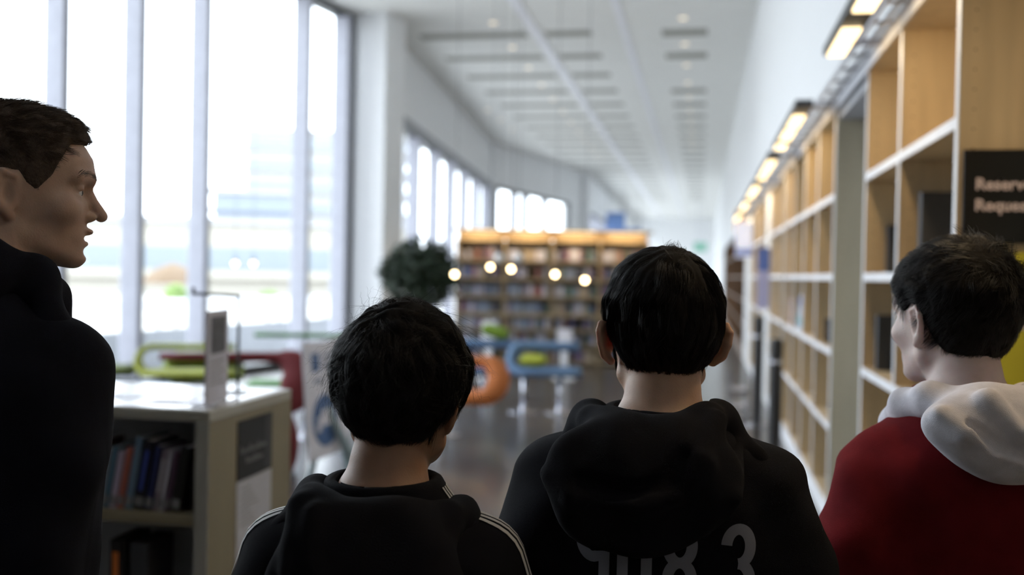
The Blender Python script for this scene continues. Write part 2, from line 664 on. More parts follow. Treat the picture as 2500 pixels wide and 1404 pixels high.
# lamps and rail over the bookcases
M_glow = mat('warm_tube_glow', (1, 0.85, 0.6), 0.4, emit=(1.0, 0.76, 0.42), es=2.6)
fixtures = [(1.3, 'nearest, mostly above the picture edge'), (3.62, 'nearest in the picture, at the top edge'), (6.42, 'the second one, above the second bookcase'),
            (9.0, 'the third one, above the second bookcase end'), (11.6, 'the fourth one, above the third bookcase'), (14.2, 'the fifth one, above the fourth bookcase'), (17.0, 'the sixth and farthest one')]
for i, (y, w) in enumerate(fixtures):
    L = 1.36 if i < 2 else 2.1
    e = empty('shelf_lamp', (0.60, y, 2.62))
    b = MB()
    b.box(-0.055, 0.055, 0, L, 0.0, 0.045)
    b.build('housing', M_dark, e, bevel=0.006)
    for s_, t_ in (((0.05, 0.52), (0.80, 1.32)) if i < 2 else ((0.32, 0.85), (0.98, 1.5), (1.75, 2.05))):
        b = MB()
        b.box(-0.04, 0.04, s_, t_, -0.014, 0.001)
        b.build('diffuser', M_glow, e, bevel=0.005)
        area_light('shelf_lamp_light', (0.615, y + (s_ + t_) / 2, 2.60), (0, R(-28), 0), 0.07, t_ - s_, 8 if i == 0 else 3.6 if i == 1 else 3.4, (1.0, 0.74, 0.42))
    for s_ in (0.15, L - 0.15):
        b = MB()
        b.box(0.04, 0.188, s_ - 0.01, s_ + 0.01, 0.015, 0.035)
        b.build('bracket', M_steel, e)
    tag(e, 'dark shelf lamp with warm tubes, ' + w, 'lamp', None)
e = empty('cable_rail', (0.70, -1.5, 2.672))
b = MB()
b.box(0.052, 0.064, 0, 20, -0.008, 0.02)
b.box(-0.006, 0.006, 0, 20, -0.01, 0.02)
b.build('rail', mat('grey_rail', (0.45, 0.46, 0.50), 0.35, 0.5), e)
for i in range(60):
    b = MB()
    b.box(0, 0.1, 0.1 + i * 0.33, 0.125 + i * 0.33, -0.008, 0.004)
    b.build('cross_bar', MATS['grey_rail'], e)
tag(e, 'grey ladder shaped cable rail running above the right bookcases', 'cable rail')

# things in and on the right bookcases
e = empty('hanging_sign', (WR + 0.015, 3.42, 1.675))
b = MB()
b.box(0, 0.30, -0.012, 0, 0, 0.30)
b.build('board', mat('gloss_black_sign', (0.006, 0.006, 0.008), 0.22, spec=0.25), e, bevel=0.002)
M_let = mat('pinkish_white_letters', (0.72, 0.60, 0.64), 0.6)
text_obj('lettering', 'Reserved', 0.052, M_let, (0.036, -0.0135, 0.172), (1, 0, 0), (0, 0, 1), e, bold=0.0012)
text_obj('lettering', 'Requests', 0.052, M_let, (0.036, -0.0135, 0.105), (1, 0, 0), (0, 0, 1), e, bold=0.0012)
tag(e, 'glossy black sign reading Reserved Requests on the birch panel at right', 'sign')
e = empty('poster', (WR + 0.04, 3.4395, 1.18))
b = MB()
b.box(0, 0.26, -0.006, 0, 0, 0.47)
b.build('sheet', mat('yellow_green_print', (0.55, 0.50, 0.03), 0.6, var=0.03), e)
b = MB()
b.lathe([(0.001, 0.0), (0.095, 0.0), (0.095, 0.002)], 24, M=Matrix.Translation((0.16, -0.006, 0.28)) @ Matrix.Rotation(R(90), 4, 'X') @ Matrix.Scale(0.62, 4, (0, 1, 0)))
b.build('printed_patch', mat('pink_white_print', (0.70, 0.62, 0.66), 0.6), e)
b = MB()
for k in range(3):
    b.box(0.10, 0.22, -0.0095, -0.0085, 0.265 + k * 0.018, 0.27 + k * 0.018)
b.build('small_print', M_black, e)
tag(e, 'yellow green poster with a pinkish patch behind the boy in red', 'poster')


def file_box(y0, y1, x0, d, z, h, m, label, cat='magazine file', name='magazine_file'):
    e = empty(name, (x0, y0, z + 0.001))
    b = MB()
    L = y1 - y0
    b.box(0, d, 0, 0.004, 0, h)
    b.box(0, d, L - 0.004, L, 0, h)
    b.box(0, 0.004, 0, L, 0, h * 0.55)
    b.box(d - 0.004, d, 0, L, 0, h)
    b.box(0, d, 0, L, 0, 0.004)
    b.build('case', m, e)
    b = MB()
    for k in range(4):
        b.box(0.012, d - 0.012, 0.012 + k * (L - 0.024) / 4, 0.008 + (k + 1) * (L - 0.024) / 4, 0.005, h * 0.88)
    b.build('papers', M_paper, e)
    return tag(e, label, cat)


M_file = mat('charcoal_board', (0.045, 0.047, 0.055), 0.7)
bk = lambda o: o


def slab_display(name, x0, x1, y0, z0, z1, m, label, cat, lean=0.0, th=0.02):
    e = empty(name, (x0, y0, z0 + 0.001))
    M = Matrix.Rotation(lean, 4, 'X')
    b = MB()
    b.box(0, x1 - x0, 0, th, 0, z1 - z0, M=M)
    b.build('cover', m, e, bevel=0.002)
    b = MB()
    b.box(0.006, x1 - x0 + 0.001, 0.003, th - 0.003, 0.004, z1 - z0 - 0.004, M=M)
    b.build('pages', M_paper, e)
    return tag(e, label, cat)


slab_display('folder', 0.93, 1.11, 4.10, SH[2], SH[2] + 0.33, M_file, 'tall charcoal folder low behind the boy in red', 'folder', th=0.05)
slab_display('folder', 0.862, 1.11, 4.25, SH[3], SH[3] + 0.325, M_file, 'broad charcoal folder beside the black lettered sign', 'folder', th=0.06)
slab_display('folder', 0.90, 1.10, 5.20, SH[3], SH[3] + 0.24, M_file, 'charcoal folder standing deep in the far bay of the nearest bookcase', 'folder', th=0.05)
slab_display('folder', 0.845, 1.10, 5.10, SH[2], SH[2] + 0.27, M_file, 'charcoal folder by the face of the boy in red', 'folder', th=0.06)
slab_display('folder', 0.86, 1.0, 8.5, SH[3], SH[3] + 0.24, M_file, 'small dark folder upright in the second bookcase', 'folder', th=0.09)

# books in the second bookcase
cols2 = [((0.45, 0.30, 0.30), 'faded red'), ((0.62, 0.58, 0.62), 'pale grey'), ((0.42, 0.12, 0.12), 'dark red'), ((0.25, 0.32, 0.55), 'blue'),
         ((0.55, 0.62, 0.75), 'light blue'), ((0.60, 0.66, 0.78), 'pale blue'), ((0.42, 0.52, 0.68), 'grey blue')]


def shelf_book(y, w, h, d, z, c, label, group=None, xin=0.02, cat='book'):
    e = empty('book', (WR + xin, y, z + 0.0005))
    m = mat('cover_%s' % '_'.join('%02d' % int(q * 99) for q in c), c, 0.5)
    b = MB()
    b.box(0, d, 0, 0.003, 0, h)
    b.box(0, d, w - 0.003, w, 0, h)
    b.box(0, 0.003, 0, w, 0, h)
    b.build('cover', m, e)
    b = MB()
    b.box(0.003, d - 0.004, 0.0032, w - 0.0032, 0.003, h - 0.004)
    b.build('pages', M_paper, e)
    return tag(e, label, cat, group)


y = 9.72
for (c, n), w, h in zip(cols2[:4], (0.05, 0.09, 0.05, 0.10), (0.27, 0.25, 0.26, 0.24)):
    y -= w + 0.004
    shelf_book(y, w, h, 0.2, SH[2], c, '%s book standing at the far end of the magazine row in the second bookcase' % n)
for i in range(3):
    e = empty('magazine', (WR + 0.03, 8.42 + i * 0.27, SH[2] + 0.001))
    M = Matrix.Rotation(R(6), 4, 'Y')
    b = MB()
    b.box(0, 0.006, 0, 0.22, 0, 0.30, M=M)
    b.build('cover', mat('pale_blue_cover_%d' % i, cols2[4 + i][0], 0.35), e)
    b = MB()
    b.box(-0.001, 0, 0.02, 0.20, 0.02 + 0.02 * i, 0.08 + 0.02 * i, M=M)
    b.build('cover_picture', mat('teal_print', (0.10, 0.35, 0.40), 0.4), e)
    b = MB()
    b.box(-0.001, 0, 0.02, 0.20, 0.22, 0.27, M=M)
    b.build('masthead', mat('blue_print', (0.15, 0.25, 0.6), 0.4), e)
    tag(e, '%s magazine facing out in the second bookcase at chest height' % ('light blue', 'pale blue, middle', 'grey blue, farthest')[i], 'magazine')
slab_display('framed_card', 0.84, 0.96, 7.15, SH[2], SH[2] + 0.17, mat('photo_dark', (0.05, 0.05, 0.06), 0.4), 'small dark framed card near the grey end of the second bookcase', 'card')
slab_display('booklet', 0.86, 1.03, 8.9, SH[1] - 0.455, SH[1] - 0.2, mat('violet_print', (0.13, 0.10, 0.42), 0.5), 'violet booklet low down in the second bookcase', 'booklet')

# notices projecting over the aisle
e = empty('wall_notice', (WR - 0.14, 12.5, 1.18))
b = MB()
b.box(0, 0.155, 0, 0.02, 0, 0.74)
b.build('board', mat('lavender_notice', (0.46, 0.47, 0.72), 0.5, var=0.02), e)
b = MB()
b.box(0, 0.155, -0.003, 0, 0.46, 0.74)
b.build('header', mat('strong_blue', (0.10, 0.17, 0.48), 0.5), e)
tag(e, 'tall narrow lavender notice with a blue header projecting from the bookcases', 'notice')
e = empty('projecting_sign', (WR - 0.27, 16.8, 1.88))
b = MB()
b.box(0, 0.27, 0, 0.05, 0, 0.58)
b.build('light_box', mat('bluish_white_panel', (0.85, 0.87, 1.0), 0.4, emit=(0.62, 0.7, 1.0), es=0.35), e, bevel=0.02)
b = MB()
b.box(0.0, 0.27, -0.003, 0.0, 0.03, 0.16)
b.build('lower_band', mat('soft_blue', (0.35, 0.45, 0.85), 0.5), e)
tag(e, 'bluish white sign box projecting from the right wall far down the aisle', 'sign')
e = empty('projecting_sign', (WR - 0.22, 19.3, 2.42))
b = MB()
b.box(0, 0.24, 0, 0.05, 0, 0.42)
b.build('board', mat('orange_board', (0.72, 0.45, 0.28), 0.5), e)
tag(e, 'dull orange sign high on the right wall beyond the bluish sign', 'sign')
e = empty('exit_sign', (-0.02, 60.0, 3.05))
b = MB()
b.box(-0.5, 0.25, 0, 0.1, 0, 0.55)
b.build('board', mat('green_sign', (0.25, 0.55, 0.42), 0.5), e)
b = MB()
b.tube([(-0.3, 0.05, 0.5), (-0.3, 0.05, 2.95)], 0.015, 6)
b.tube([(0.05, 0.05, 0.5), (0.05, 0.05, 2.95)], 0.015, 6)
b.build('hanger', M_steel, e)
tag(e, 'faint green exit sign hanging at the far end', 'sign')

# black barrier posts
for x, y, h, w in ((0.60, 10.8, 1.15, 'farther of the two, left in the picture'), (0.62, 8.55, 1.05, 'nearer of the two, beside the second bookcase')):
    e = empty('barrier_post', (x, y, 0))
    b = MB()
    b.lathe([(0.055, 0.02), (0.055, h - 0.03), (0.045, h)], 18)
    b.build('pole', M_black, e, smooth=False)
    b = MB()
    b.lathe([(0.135, 0), (0.135, 0.012), (0.06, 0.03)], 24)
    b.build('base', M_steel, e)
    b = MB()
    b.lathe([(0.056, h * 0.80), (0.057, h * 0.80), (0.057, h * 0.83), (0.056, h * 0.83)], 18)
    b.build('ring', M_steel, e)
    tag(e, 'slim black post on a round steel base, ' + w, 'post', None)
e = empty('book_trolley', (0.44, 11.3, 0))
b = MB()
b.box(-0.12, 0.1, 0, 0.4, 0.25, 0.30)
b.box(-0.12, 0.1, 0, 0.4, 0.08, 0.11)
b.build('tray', M_steel, e)
for px, py in ((-0.11, 0.01), (0.09, 0.01), (-0.11, 0.39), (0.09, 0.39)):
    b = MB()
    b.tube([(px, py, 0.06), (px, py, 0.5)], 0.01, 6)
    b.sphere((px, py, 0.03), 0.03, 8)
    b.build('leg', M_steel, e)
tag(e, 'small steel trolley standing behind the black posts', 'trolley')

# ------------------------------------------------------------------ the low bookcase on the left
LX0, LX1, LY0, LY1, LH = -3.3, -1.5, 2.87, 3.50, 1.10
e = empty('low_bookcase', (LX1, LY0, 0))
L = lambda b, n, m, **k: b.build(n, m, e, **k)
q = lambda b, x0, x1, y0, y1, z0, z1: b.box(x0 - LX1, x1 - LX1, y0 - LY0, y1 - LY0, z0, z1)
b = MB(); q(b, LX0, LX1 - 0.0, LY0, LY1, LH - 0.035, LH); top = L(b, 'top_panel', mat('cream_laminate', (0.42, 0.40, 0.34), 0.35), bevel=0.004)
b = MB(); q(b, LX0 + 0.02, LX1 - 0.02, LY0 + 0.01, LY1 - 0.02, LH, LH + 0.003); b.build('top_sheet', mat('white_gloss_sheet', (0.85, 0.83, 0.88), 0.22), top)
b = MB(); q(b, LX1 - 0.045, LX1, LY0, LY1, 0, LH - 0.035); L(b, 'end_panel', M_tan, bevel=0.003)
b = MB(); q(b, LX0, LX0 + 0.04, LY0, LY1, 0, LH - 0.035); L(b, 'end_panel', M_tan)
b = MB(); q(b, LX1 - 0.0455, LX1 - 0.0005, LY0 - 0.003, LY0, 0, LH - 0.036); L(b, 'edge_strip', mat('pale_edge', (0.40, 0.39, 0.35), 0.4))
b = MB(); q(b, LX0 + 0.04, LX1 - 0.045, (LY0 + LY1) / 2 - 0.01, (LY0 + LY1) / 2 + 0.01, 0.08, LH - 0.035); L(b, 'middle_panel', mat('grey_middle_panel', (0.42, 0.42, 0.44), 0.6))
for z in (0.08, 0.42, 0.768):
    b = MB(); q(b, LX0 + 0.04, LX1 - 0.045, LY0 + 0.004, LY1 - 0.004, z - 0.035, z); L(b, 'shelf', M_tan, bevel=0.002)
b = MB(); q(b, LX0 + 0.9, LX0 + 0.93, LY0 + 0.004, LY1 - 0.004, 0.08, LH - 0.035); L(b, 'divider', M_tan)
tag(e, 'low tan bookcase with a glossy white top in the left foreground', 'bookcase')

# poster and sheet on its end
e = empty('black_poster', (LX1 + 0.001, 3.06, 0.84))
b = MB(); b.box(0, 0.003, 0, 0.265, 0, 0.20); b.build('sheet', mat('poster_charcoal', (0.022, 0.023, 0.025), 0.7), e)
b = MB(); b.box(0.003, 0.0036, 0.205, 0.255, 0.01, 0.195); b.build('dark_stripe', M_black, e)
M_gl = mat('grey_letters', (0.25, 0.25, 0.25), 0.6)
b = MB()
for k, (y0, z0, hh) in enumerate([(0.02 + 0.022 * i, 0.090, 0.012 + 0.012 * ((i * 7) % 3 == 0)) for i in range(9)] + [(0.06 + 0.022 * i, 0.052, 0.014 + 0.010 * ((i * 5) % 3 == 0)) for i in range(6)]):
    b.box(0.0036, 0.0042, y0, y0 + 0.006, z0, z0 + hh)
    b.box(0.0036, 0.0042, y0 + 0.006, y0 + 0.015, z0 + (0.010 if k % 2 else 0.0), z0 + (0.013 if k % 2 else 0.003))
    b.box(0.0036, 0.0042, y0 + 0.012, y0 + 0.017, z0, z0 + 0.012)
b.build('lettering', M_gl, e)
tag(e, 'small black poster with blurred grey lettering on the end of the low bookcase', 'poster')
e = empty('white_notice', (LX1 + 0.001, 3.06, 0.52))
b = MB(); b.box(0, 0.002, 0, 0.265, 0, 0.318); b.build('sheet', mat('white_notice_paper', (0.55, 0.54, 0.58), 0.6), e)
b = MB()
for k in range(7):
    b.box(0.002, 0.0025, 0.03, 0.10 + 0.02 * ((k * 5) % 4), 0.285 - k * 0.02, 0.29 - k * 0.02)
b.build('small_print', M_gl, e)
tag(e, 'white printed notice below the black poster on the low bookcase', 'notice')

# leaning books on the upper shelf
book_specs = [((0.10, 0.04, 0.03), 'brown', 0.022, 0.215), ((0.55, 0.20, 0.12), 'rust red', 0.012, 0.18), ((0.42, 0.42, 0.48), 'pale grey', 0.020, 0.19), ((0.10, 0.20, 0.28), 'teal', 0.016, 0.20),
              ((0.50, 0.42, 0.55), 'lilac', 0.020, 0.185), ((0.45, 0.13, 0.09), 'brick red', 0.018, 0.20), ((0.16, 0.24, 0.34), 'slate blue', 0.022, 0.235),
              ((0.012, 0.012, 0.02), 'black', 0.034, 0.225), ((0.02, 0.025, 0.09), 'navy', 0.022, 0.21), ((0.28, 0.22, 0.27), 'mauve', 0.012, 0.20), ((0.5, 0.48, 0.55), 'white striped', 0.012, 0.20),
              ((0.10, 0.05, 0.09), 'plum', 0.014, 0.195), ((0.014, 0.013, 0.012), 'black', 0.030, 0.21)]
x = -1.960
for i, (c, n, w, h) in enumerate(book_specs):
    e = empty('book', (x, LY0 + 0.03, 0.7685 + w * 0.19))
    e.rotation_euler = (0, R(10), 0)
    m = mat('near_cover_%d' % i, c, 0.45)
    b = MB()
    b.box(0, 0.002, 0, 0.15, 0, h); b.box(w - 0.002, w, 0, 0.15, 0, h); b.box(0, w, -0.002, 0.001, 0, h)
    b.build('cover', m, e)
    b = MB(); b.box(0.0022, w - 0.0022, 0.0012, 0.147, 0.002, h - 0.003); b.build('pages', M_paper, e)
    b = MB(); b.box(0.001, w - 0.001, -0.0028, -0.0021, 0.012, 0.04); b.build('spine_label', M_gl, e)
    if i in (7, 9, 10):
        b = MB(); b.box(w * 0.3, w * 0.7, -0.0026, -0.0021, 0.06, h * 0.85); b.build('spine_title', M_paper if i > 7 else mat('blue_title', (0.05, 0.08, 0.35), 0.5), e)
    extra = {7: 'thick black book leaning between slate blue and navy books', 12: 'thick black book at the right end of the leaning row'}.get(i, '%s book leaning in the row on the low bookcase shelf' % n)
    tag(e, extra, 'book', 'leaning books on the low bookcase')
    x += w + 0.0075
e = empty('book', (-1.592, LY0 + 0.06, 0.7685))
b = MB(); b.box(0, 0.045, 0, 0.12, 0, 0.165); b.build('cover', mat('soft_black', (0.012, 0.012, 0.013), 0.8), e)
b = MB(); b.box(0.003, 0.042, -0.0005, 0.117, 0.003, 0.1655); b.build('pages', mat('dark_grey_pages', (0.03, 0.03, 0.03), 0.8), e)
tag(e, 'squat dark book standing upright at the end of the leaning row', 'book')
e = empty('book', (-1.868, LY0 + 0.05, 0.4205))
b = MB(); b.box(0, 0.05, 0, 0.16, 0, 0.24); b.build('cover', mat('soft_black', (0.012, 0.012, 0.013), 0.8), e)
b = MB(); b.box(0.01, 0.03, -0.002, 0.0, 0.10, 0.20); b.build('spine_label', mat('orange_label', (0.75, 0.20, 0.04), 0.6), e)
tag(e, 'black book with an orange spine label on the lower shelf', 'book')
e = empty('book', (-1.795, LY0 + 0.05, 0.4205))
b = MB(); b.box(0, 0.06, 0, 0.16, 0, 0.235); b.build('cover', M_file, e)
b = MB(); b.box(0.012, 0.048, -0.002, 0.0, 0.02, 0.05); b.build('spine_label', M_gl, e)
tag(e, 'charcoal book beside the orange labelled one on the lower shelf', 'book')

# sign holder and rod frame on the white top
e = empty('sign_holder', (-1.555, 2.945, LH + 0.003), R(9))
b = MB(); b.box(-0.04, 0.04, -0.01, 0.22, 0, 0.006); b.build('base', mat('clear_plastic', (0.62, 0.62, 0.66), 0.15), e)
b = MB(); b.box(-0.004, 0.004, 0, 0.21, 0.006, 0.305); b.build('card', mat('lilac_grey_card', (0.55, 0.52, 0.57), 0.4), e)
b = MB(); b.box(0.004, 0.005, 0.035, 0.18, 0.165, 0.285); b.box(-0.005, -0.004, 0.035, 0.18, 0.165, 0.285)
b.build('picture', mat('dim_photo', (0.06, 0.06, 0.07), 0.4, var=0.8, scale=30), e)
b = MB()
for k in range(5):
    b.box(0.004, 0.005, 0.03, 0.17 - 0.02 * (k % 2), 0.135 - k * 0.018, 0.14 - k * 0.018)
b.build('small_print', M_gl, e)
tag(e, 'upright card holder with a dark photograph on the low bookcase', 'sign holder')
e = empty('rod_stand', (-1.629, 3.322, LH + 0.003))
b = MB(); b.lathe([(0.035, 0), (0.035, 0.005), (0.008, 0.009)], 16); b.build('base', M_dark, e)
b = MB(); b.tube([(0, 0, 0.005), (0, 0, 0.345)], 0.0055, 8); b.build('rod', M_dark, e)
dx, dy = -math.cos(_a) * 0.165, -math.sin(_a) * 0.165
b = MB(); b.tube([(0.003, 0, 0.345), (dx, dy, 0.352)], 0.0055, 8); b.tube([(dx, dy, 0.347), (dx, dy, 0.375)], 0.006, 8); b.build('arm', M_dark, e)
tag(e, 'thin dark metal rod stand with a sideways arm on the low bookcase', 'stand')
for i, (x, y, rz, c, n) in enumerate(((-1.72, 3.02, 8, (0.80, 0.74, 0.80), 'pinkish brochure'), (-1.95, 3.10, -14, (0.78, 0.80, 0.86), 'bluish brochure'), (-1.66, 3.28, 20, (0.60, 0.62, 0.70), 'grey printed brochure'))):
    e = empty('brochure', (x, y, LH + 0.0035), R(rz))
    b = MB(); b.box(-0.07, 0.07, -0.05, 0.05, 0, 0.003); b.build('sheet', mat('brochure_%d' % i, c, 0.3), e)
    b = MB()
    for k in range(5):
        b.box(-0.055, 0.05 - 0.02 * (k % 2), -0.038 + 0.016 * k, -0.034 + 0.016 * k, 0.003, 0.0034)
    b.build('small_print', mat('soft_print', (0.35, 0.30, 0.42), 0.5), e)
    tag(e, '%s lying on the white top of the low bookcase' % n, 'brochure')

# ------------------------------------------------------------------ standing sign with the blue disc
e = empty('standing_sign', (-2.20, 5.75, 0), R(0))
# board faces local -y, tilted back
Mt = Matrix.Translation((0, 0, 0.42)) @ Matrix.Rotation(R(-6), 4, 'X') @ Matrix.Rotation(R(5), 4, 'Y')
Mt = Matrix.Translation((0, 0, 0.42)) @ Matrix.Rotation(R(86), 4, 'Z') @ Matrix.Rotation(R(-5), 4, 'X')
b = MB(); b.box(-0.27, 0.27, 0, 0.02, 0, 0.70, M=Mt); b.build('board', mat('sign_lilac_white', (0.78, 0.75, 0.80), 0.5), e, bevel=0.004)
b = MB(); b.lathe([(0.001, 0), (0.175, 0), (0.175, 0.002)], 36, M=Mt @ Matrix.Translation((-0.045, 0, 0.22)) @ Matrix.Rotation(R(90), 4, 'X') @ Matrix.Scale(0.9, 4, (0, 1, 0)))
b.build('blue_disc', mat('sign_blue', (0.07, 0.14, 0.30), 0.5), e)
b = MB()
b.box(-0.15, 0.05, -0.006, -0.004, 0.19, 0.25, M=Mt)
b.box(-0.10, 0.07, -0.006, -0.004, 0.24, 0.285, M=Mt)
b.box(-0.17, -0.12, -0.006, -0.004, 0.16, 0.21, M=Mt)
b.build('pictogram', mat('sign_lilac_white', (0.78, 0.75, 0.80), 0.5), e)
b = MB()
b.box(-0.19, -0.09, -0.004, -0.002, 0.52, 0.63, M=Mt)
b.build('blue_emblem', MATS['sign_blue'], e)
b = MB()
for k in range(3):
    b.box(-0.05, 0.17 - 0.04 * k, -0.004, -0.002, 0.60 - 0.035 * k, 0.615 - 0.035 * k, M=Mt)
b.box(-0.17, -0.06, -0.004, -0.002, 0.45, 0.475, M=Mt)
b.build('lettering', mat('grey_blue_letters', (0.20, 0.23, 0.33), 0.6), e)
M_leg = mat('pale_teal_metal', (0.30, 0.38, 0.40), 0.4)
b = MB(); b.tube([Mt @ Vector((0, 0.02, 0.3)), (0.25, 0.25, 0.0)], 0.03, 8); b.build('leg', M_leg, e)
b = MB(); b.tube([Mt @ Vector((-0.2, 0.01, 0.02)), (-0.12, -0.2, 0.0)], 0.022, 8); b.build('leg', M_leg, e)
b = MB(); b.tube([Mt @ Vector((0.2, 0.01, 0.02)), (0.10, 0.2, 0.0)], 0.022, 8); b.build('leg', M_leg, e)
tag(e, 'tilted white standing sign with a large blue disc behind the low bookcase', 'sign')


# ------------------------------------------------------------------ ribbon chairs
def ribbon(path, w0, w1, th, name, m, parent):
    """a flat upholstered band swept along path (x,z) and extruded in y by a varying width"""
    b = MB()
    n = len(path)
    rings = []
    for i, (px, pz, wy0, wy1, tk) in enumerate(path):
        a = path[max(i - 1, 0)]
        c = path[min(i + 1, n - 1)]
        t = Vector((c[0] - a[0], 0, c[1] - a[1])).normalized()
        nn = Vector((-t.z, 0, t.x))
        ring = []
        for k in range(16):
            an = 2 * math.pi * k / 16
            cx, cy = math.cos(an), math.sin(an)
            ex = abs(cx) ** 0.5 * (1 if cx > 0 else -1)
            ey = abs(cy) ** 0.8 * (1 if cy > 0 else -1)
            yy = (wy0 + wy1) / 2 + ex * (wy1 - wy0) / 2
            ring.append(Vector((px, yy, pz)) + nn * (ey * th * tk / 2))
        rings.append(ring)
    vs = [v for r_ in rings for v in r_]
    fs = []
    for i in range(n - 1):
        for k in range(16):
            a, c = i * 16 + k, i * 16 + (k + 1) % 16
            fs.append((a, c, c + 16, a + 16))
    fs.append(tuple(range(16))[::-1])
    fs.append(tuple((n - 1) * 16 + k for k in range(16)))
    b.add(vs, fs)
    return b.build(name, m, parent, smooth=True)


def ribbon_chair(loc, rz, W, z0, z1, th, m, label, depth=0.62, mirror=1, legs=1, sc=1.0, top_d=0.2, group=None, drop=0.0, bulge=0.0, swoop=False):
    e = empty('ribbon_chair', loc, rz)
    r_ = (z1 - z0) / 2
    path = []
    for i in range(6):      # seat from the open end to the curve
        x = W / 2 - (W - r_) * i / 5
        path.append((mirror * x, z0 - drop * (1 - i / 5.0), -depth / 2, depth / 2, 1.0 + bulge * 0.15 * i / 5.0))
    for i in range(1, 12):
        a = math.pi * i / 12
        x = -W / 2 + r_ - r_ * math.sin(a)
        z = z0 + r_ - r_ * math.cos(a)
        t = i / 12.0
        path.append((mirror * x, z, -depth / 2 + (depth - top_d) * t, depth / 2, 1.0 + bulge * math.sin(a) + bulge * 0.15 * (1 - t)))
    for i in range(6):
        x = -W / 2 + r_ + (W - r_) * i / 5
        path.append((mirror * x, z1, depth / 2 - top_d, depth / 2, 1.0 - (0.35 * i / 5.0 if bulge else 0)))
    ribbon(path, 0, 0, th, 'seat_band', m, e)
    if swoop:
        pth = [(mirror * (-W / 2 + 0.16 - 0.10 * math.sin(t * 2.2)), z0 - 0.02 - t * (z0 - 0.06), -depth / 2 + 0.05, depth / 2 - 0.05, 1.3 + 0.4 * math.sin(t * 3.1)) for t in [j / 10 for j in range(11)]]
        ribbon(pth, 0, 0, th, 'side_support', m, e)
    for lx in ((-0.0,) if legs == 1 else (-W * 0.30, W * 0.22)):
        b = MB()
        b.tube([(lx, 0, 0.012), (lx, 0, z0 - th / 2 + 0.01)], 0.028, 14)
        lg = b.build('pedestal', M_steel, e, smooth=True)
        b = MB()
        b.lathe([(0.17, 0), (0.17, 0.008), (0.04, 0.02), (0.03, 0.07)], 28, c=(lx, 0, 0))
        b.build('base', M_steel, lg)
    return tag(e, label, 'chair', group)


M_blue = mat('blue_upholstery', (0.12, 0.21, 0.36), 0.75, bump=0.2)
M_orange = mat('orange_upholstery', (0.50, 0.15, 0.035), 0.75, bump=0.2)
M_red = mat('red_upholstery', (0.15, 0.012, 0.016), 0.8, bump=0.2)
M_lime = mat('lime_upholstery', (0.33, 0.36, 0.04), 0.75, bump=0.2)
M_green = mat('green_upholstery', (0.08, 0.22, 0.06), 0.75, bump=0.2)
M_olive = mat('olive_green_upholstery', (0.17, 0.22, 0.015), 0.75, bump=0.2)
ribbon_chair((-1.70, 11.0, 0), R(10), 0.78, 0.46, 0.73, 0.105, M_blue, 'blue ribbon chair open to the right, in front of the far bookcase', depth=0.5, legs=2)
ribbon_chair((-2.38, 9.15, 0), R(8), 1.02, 0.37, 0.69, 0.11, M_orange, 'orange ribbon chair curving round behind the left boy', depth=0.6, mirror=-1, top_d=0.24, bulge=0.9)
ribbon_chair((-2.60, 11.9, 0), R(12), 0.95, 0.36, 0.67, 0.10, M_blue, 'blue ribbon chair half hidden behind the orange one', depth=0.5)
ribbon_chair((-4.72, 8.55, 0), R(24), 0.86, 0.56, 0.79, 0.06, M_lime, 'thin lime green ribbon chair behind the low bookcase', depth=0.5, top_d=0.12)
ribbon_chair((-4.98, 9.45, 0), R(24), 0.72, 0.46, 0.60, 0.13, M_olive, 'olive green ribbon chair low behind the lime one', depth=0.8, top_d=0.5)
ribbon_chair((-3.78, 5.85, 0), R(30), 0.8, 0.50, 0.74, 0.06, M_blue, 'pale blue ribbon chair just behind the low bookcase top', depth=0.6, top_d=0.6)
ribbon_chair((-3.50, 6.98, 0), R(20), 1.05, 0.52, 0.86, 0.085, M_red, 'large dark red ribbon chair curving up behind the rod stand', depth=0.5, mirror=-1, top_d=0.14, bulge=2.3, swoop=True)
ribbon_chair((-3.55, 8.6, 0), R(14), 1.0, 0.5, 0.93, 0.045, M_green, 'green ribbon chair whose thin top bar shows above the standing sign', depth=0.5, mirror=-1, top_d=0.1)

ribbon_chair((-5.56, 8.62, 0), R(24), 0.46, 0.40, 0.55, 0.10, mat('dark_olive_upholstery', (0.075, 0.10, 0.01), 0.8, bump=0.2), 'small dark olive ribbon chair left of the lime one', depth=0.45, top_d=0.45)


def cushion(loc, rx, ry, rz_, m, label, rot=0.0):
    b = MB()
    n = 20
    vs, fs = [], []
    for i in range(n + 1):
        for j in range(n + 1):
            u, v = -1 + 2 * i / n, -1 + 2 * j / n
            t = max(0.0, (1 - u ** 4) * (1 - v ** 4)) ** 0.5
            for s in (1, -1):
                vs.append((u * rx * (1 - 0.08 * v * v), v * ry * (1 - 0.08 * u * u), s * rz_ * t))
    idx = lambda i, j, s: (i * (n + 1) + j) * 2 + s
    for i in range(n):
        for j in range(n):
            fs.append((idx(i, j, 0), idx(i + 1, j, 0), idx(i + 1, j + 1, 0), idx(i, j + 1, 0)))
            fs.append((idx(i, j, 1), idx(i, j + 1, 1), idx(i + 1, j + 1, 1), idx(i + 1, j, 1)))
    b.add(vs, fs)
    o = b.build('cushion', m, None, smooth=True)
    o.location = loc
    o.rotation_euler = rot if isinstance(rot, tuple) else (0, 0, rot)
    return tag(o, label, 'cushion')


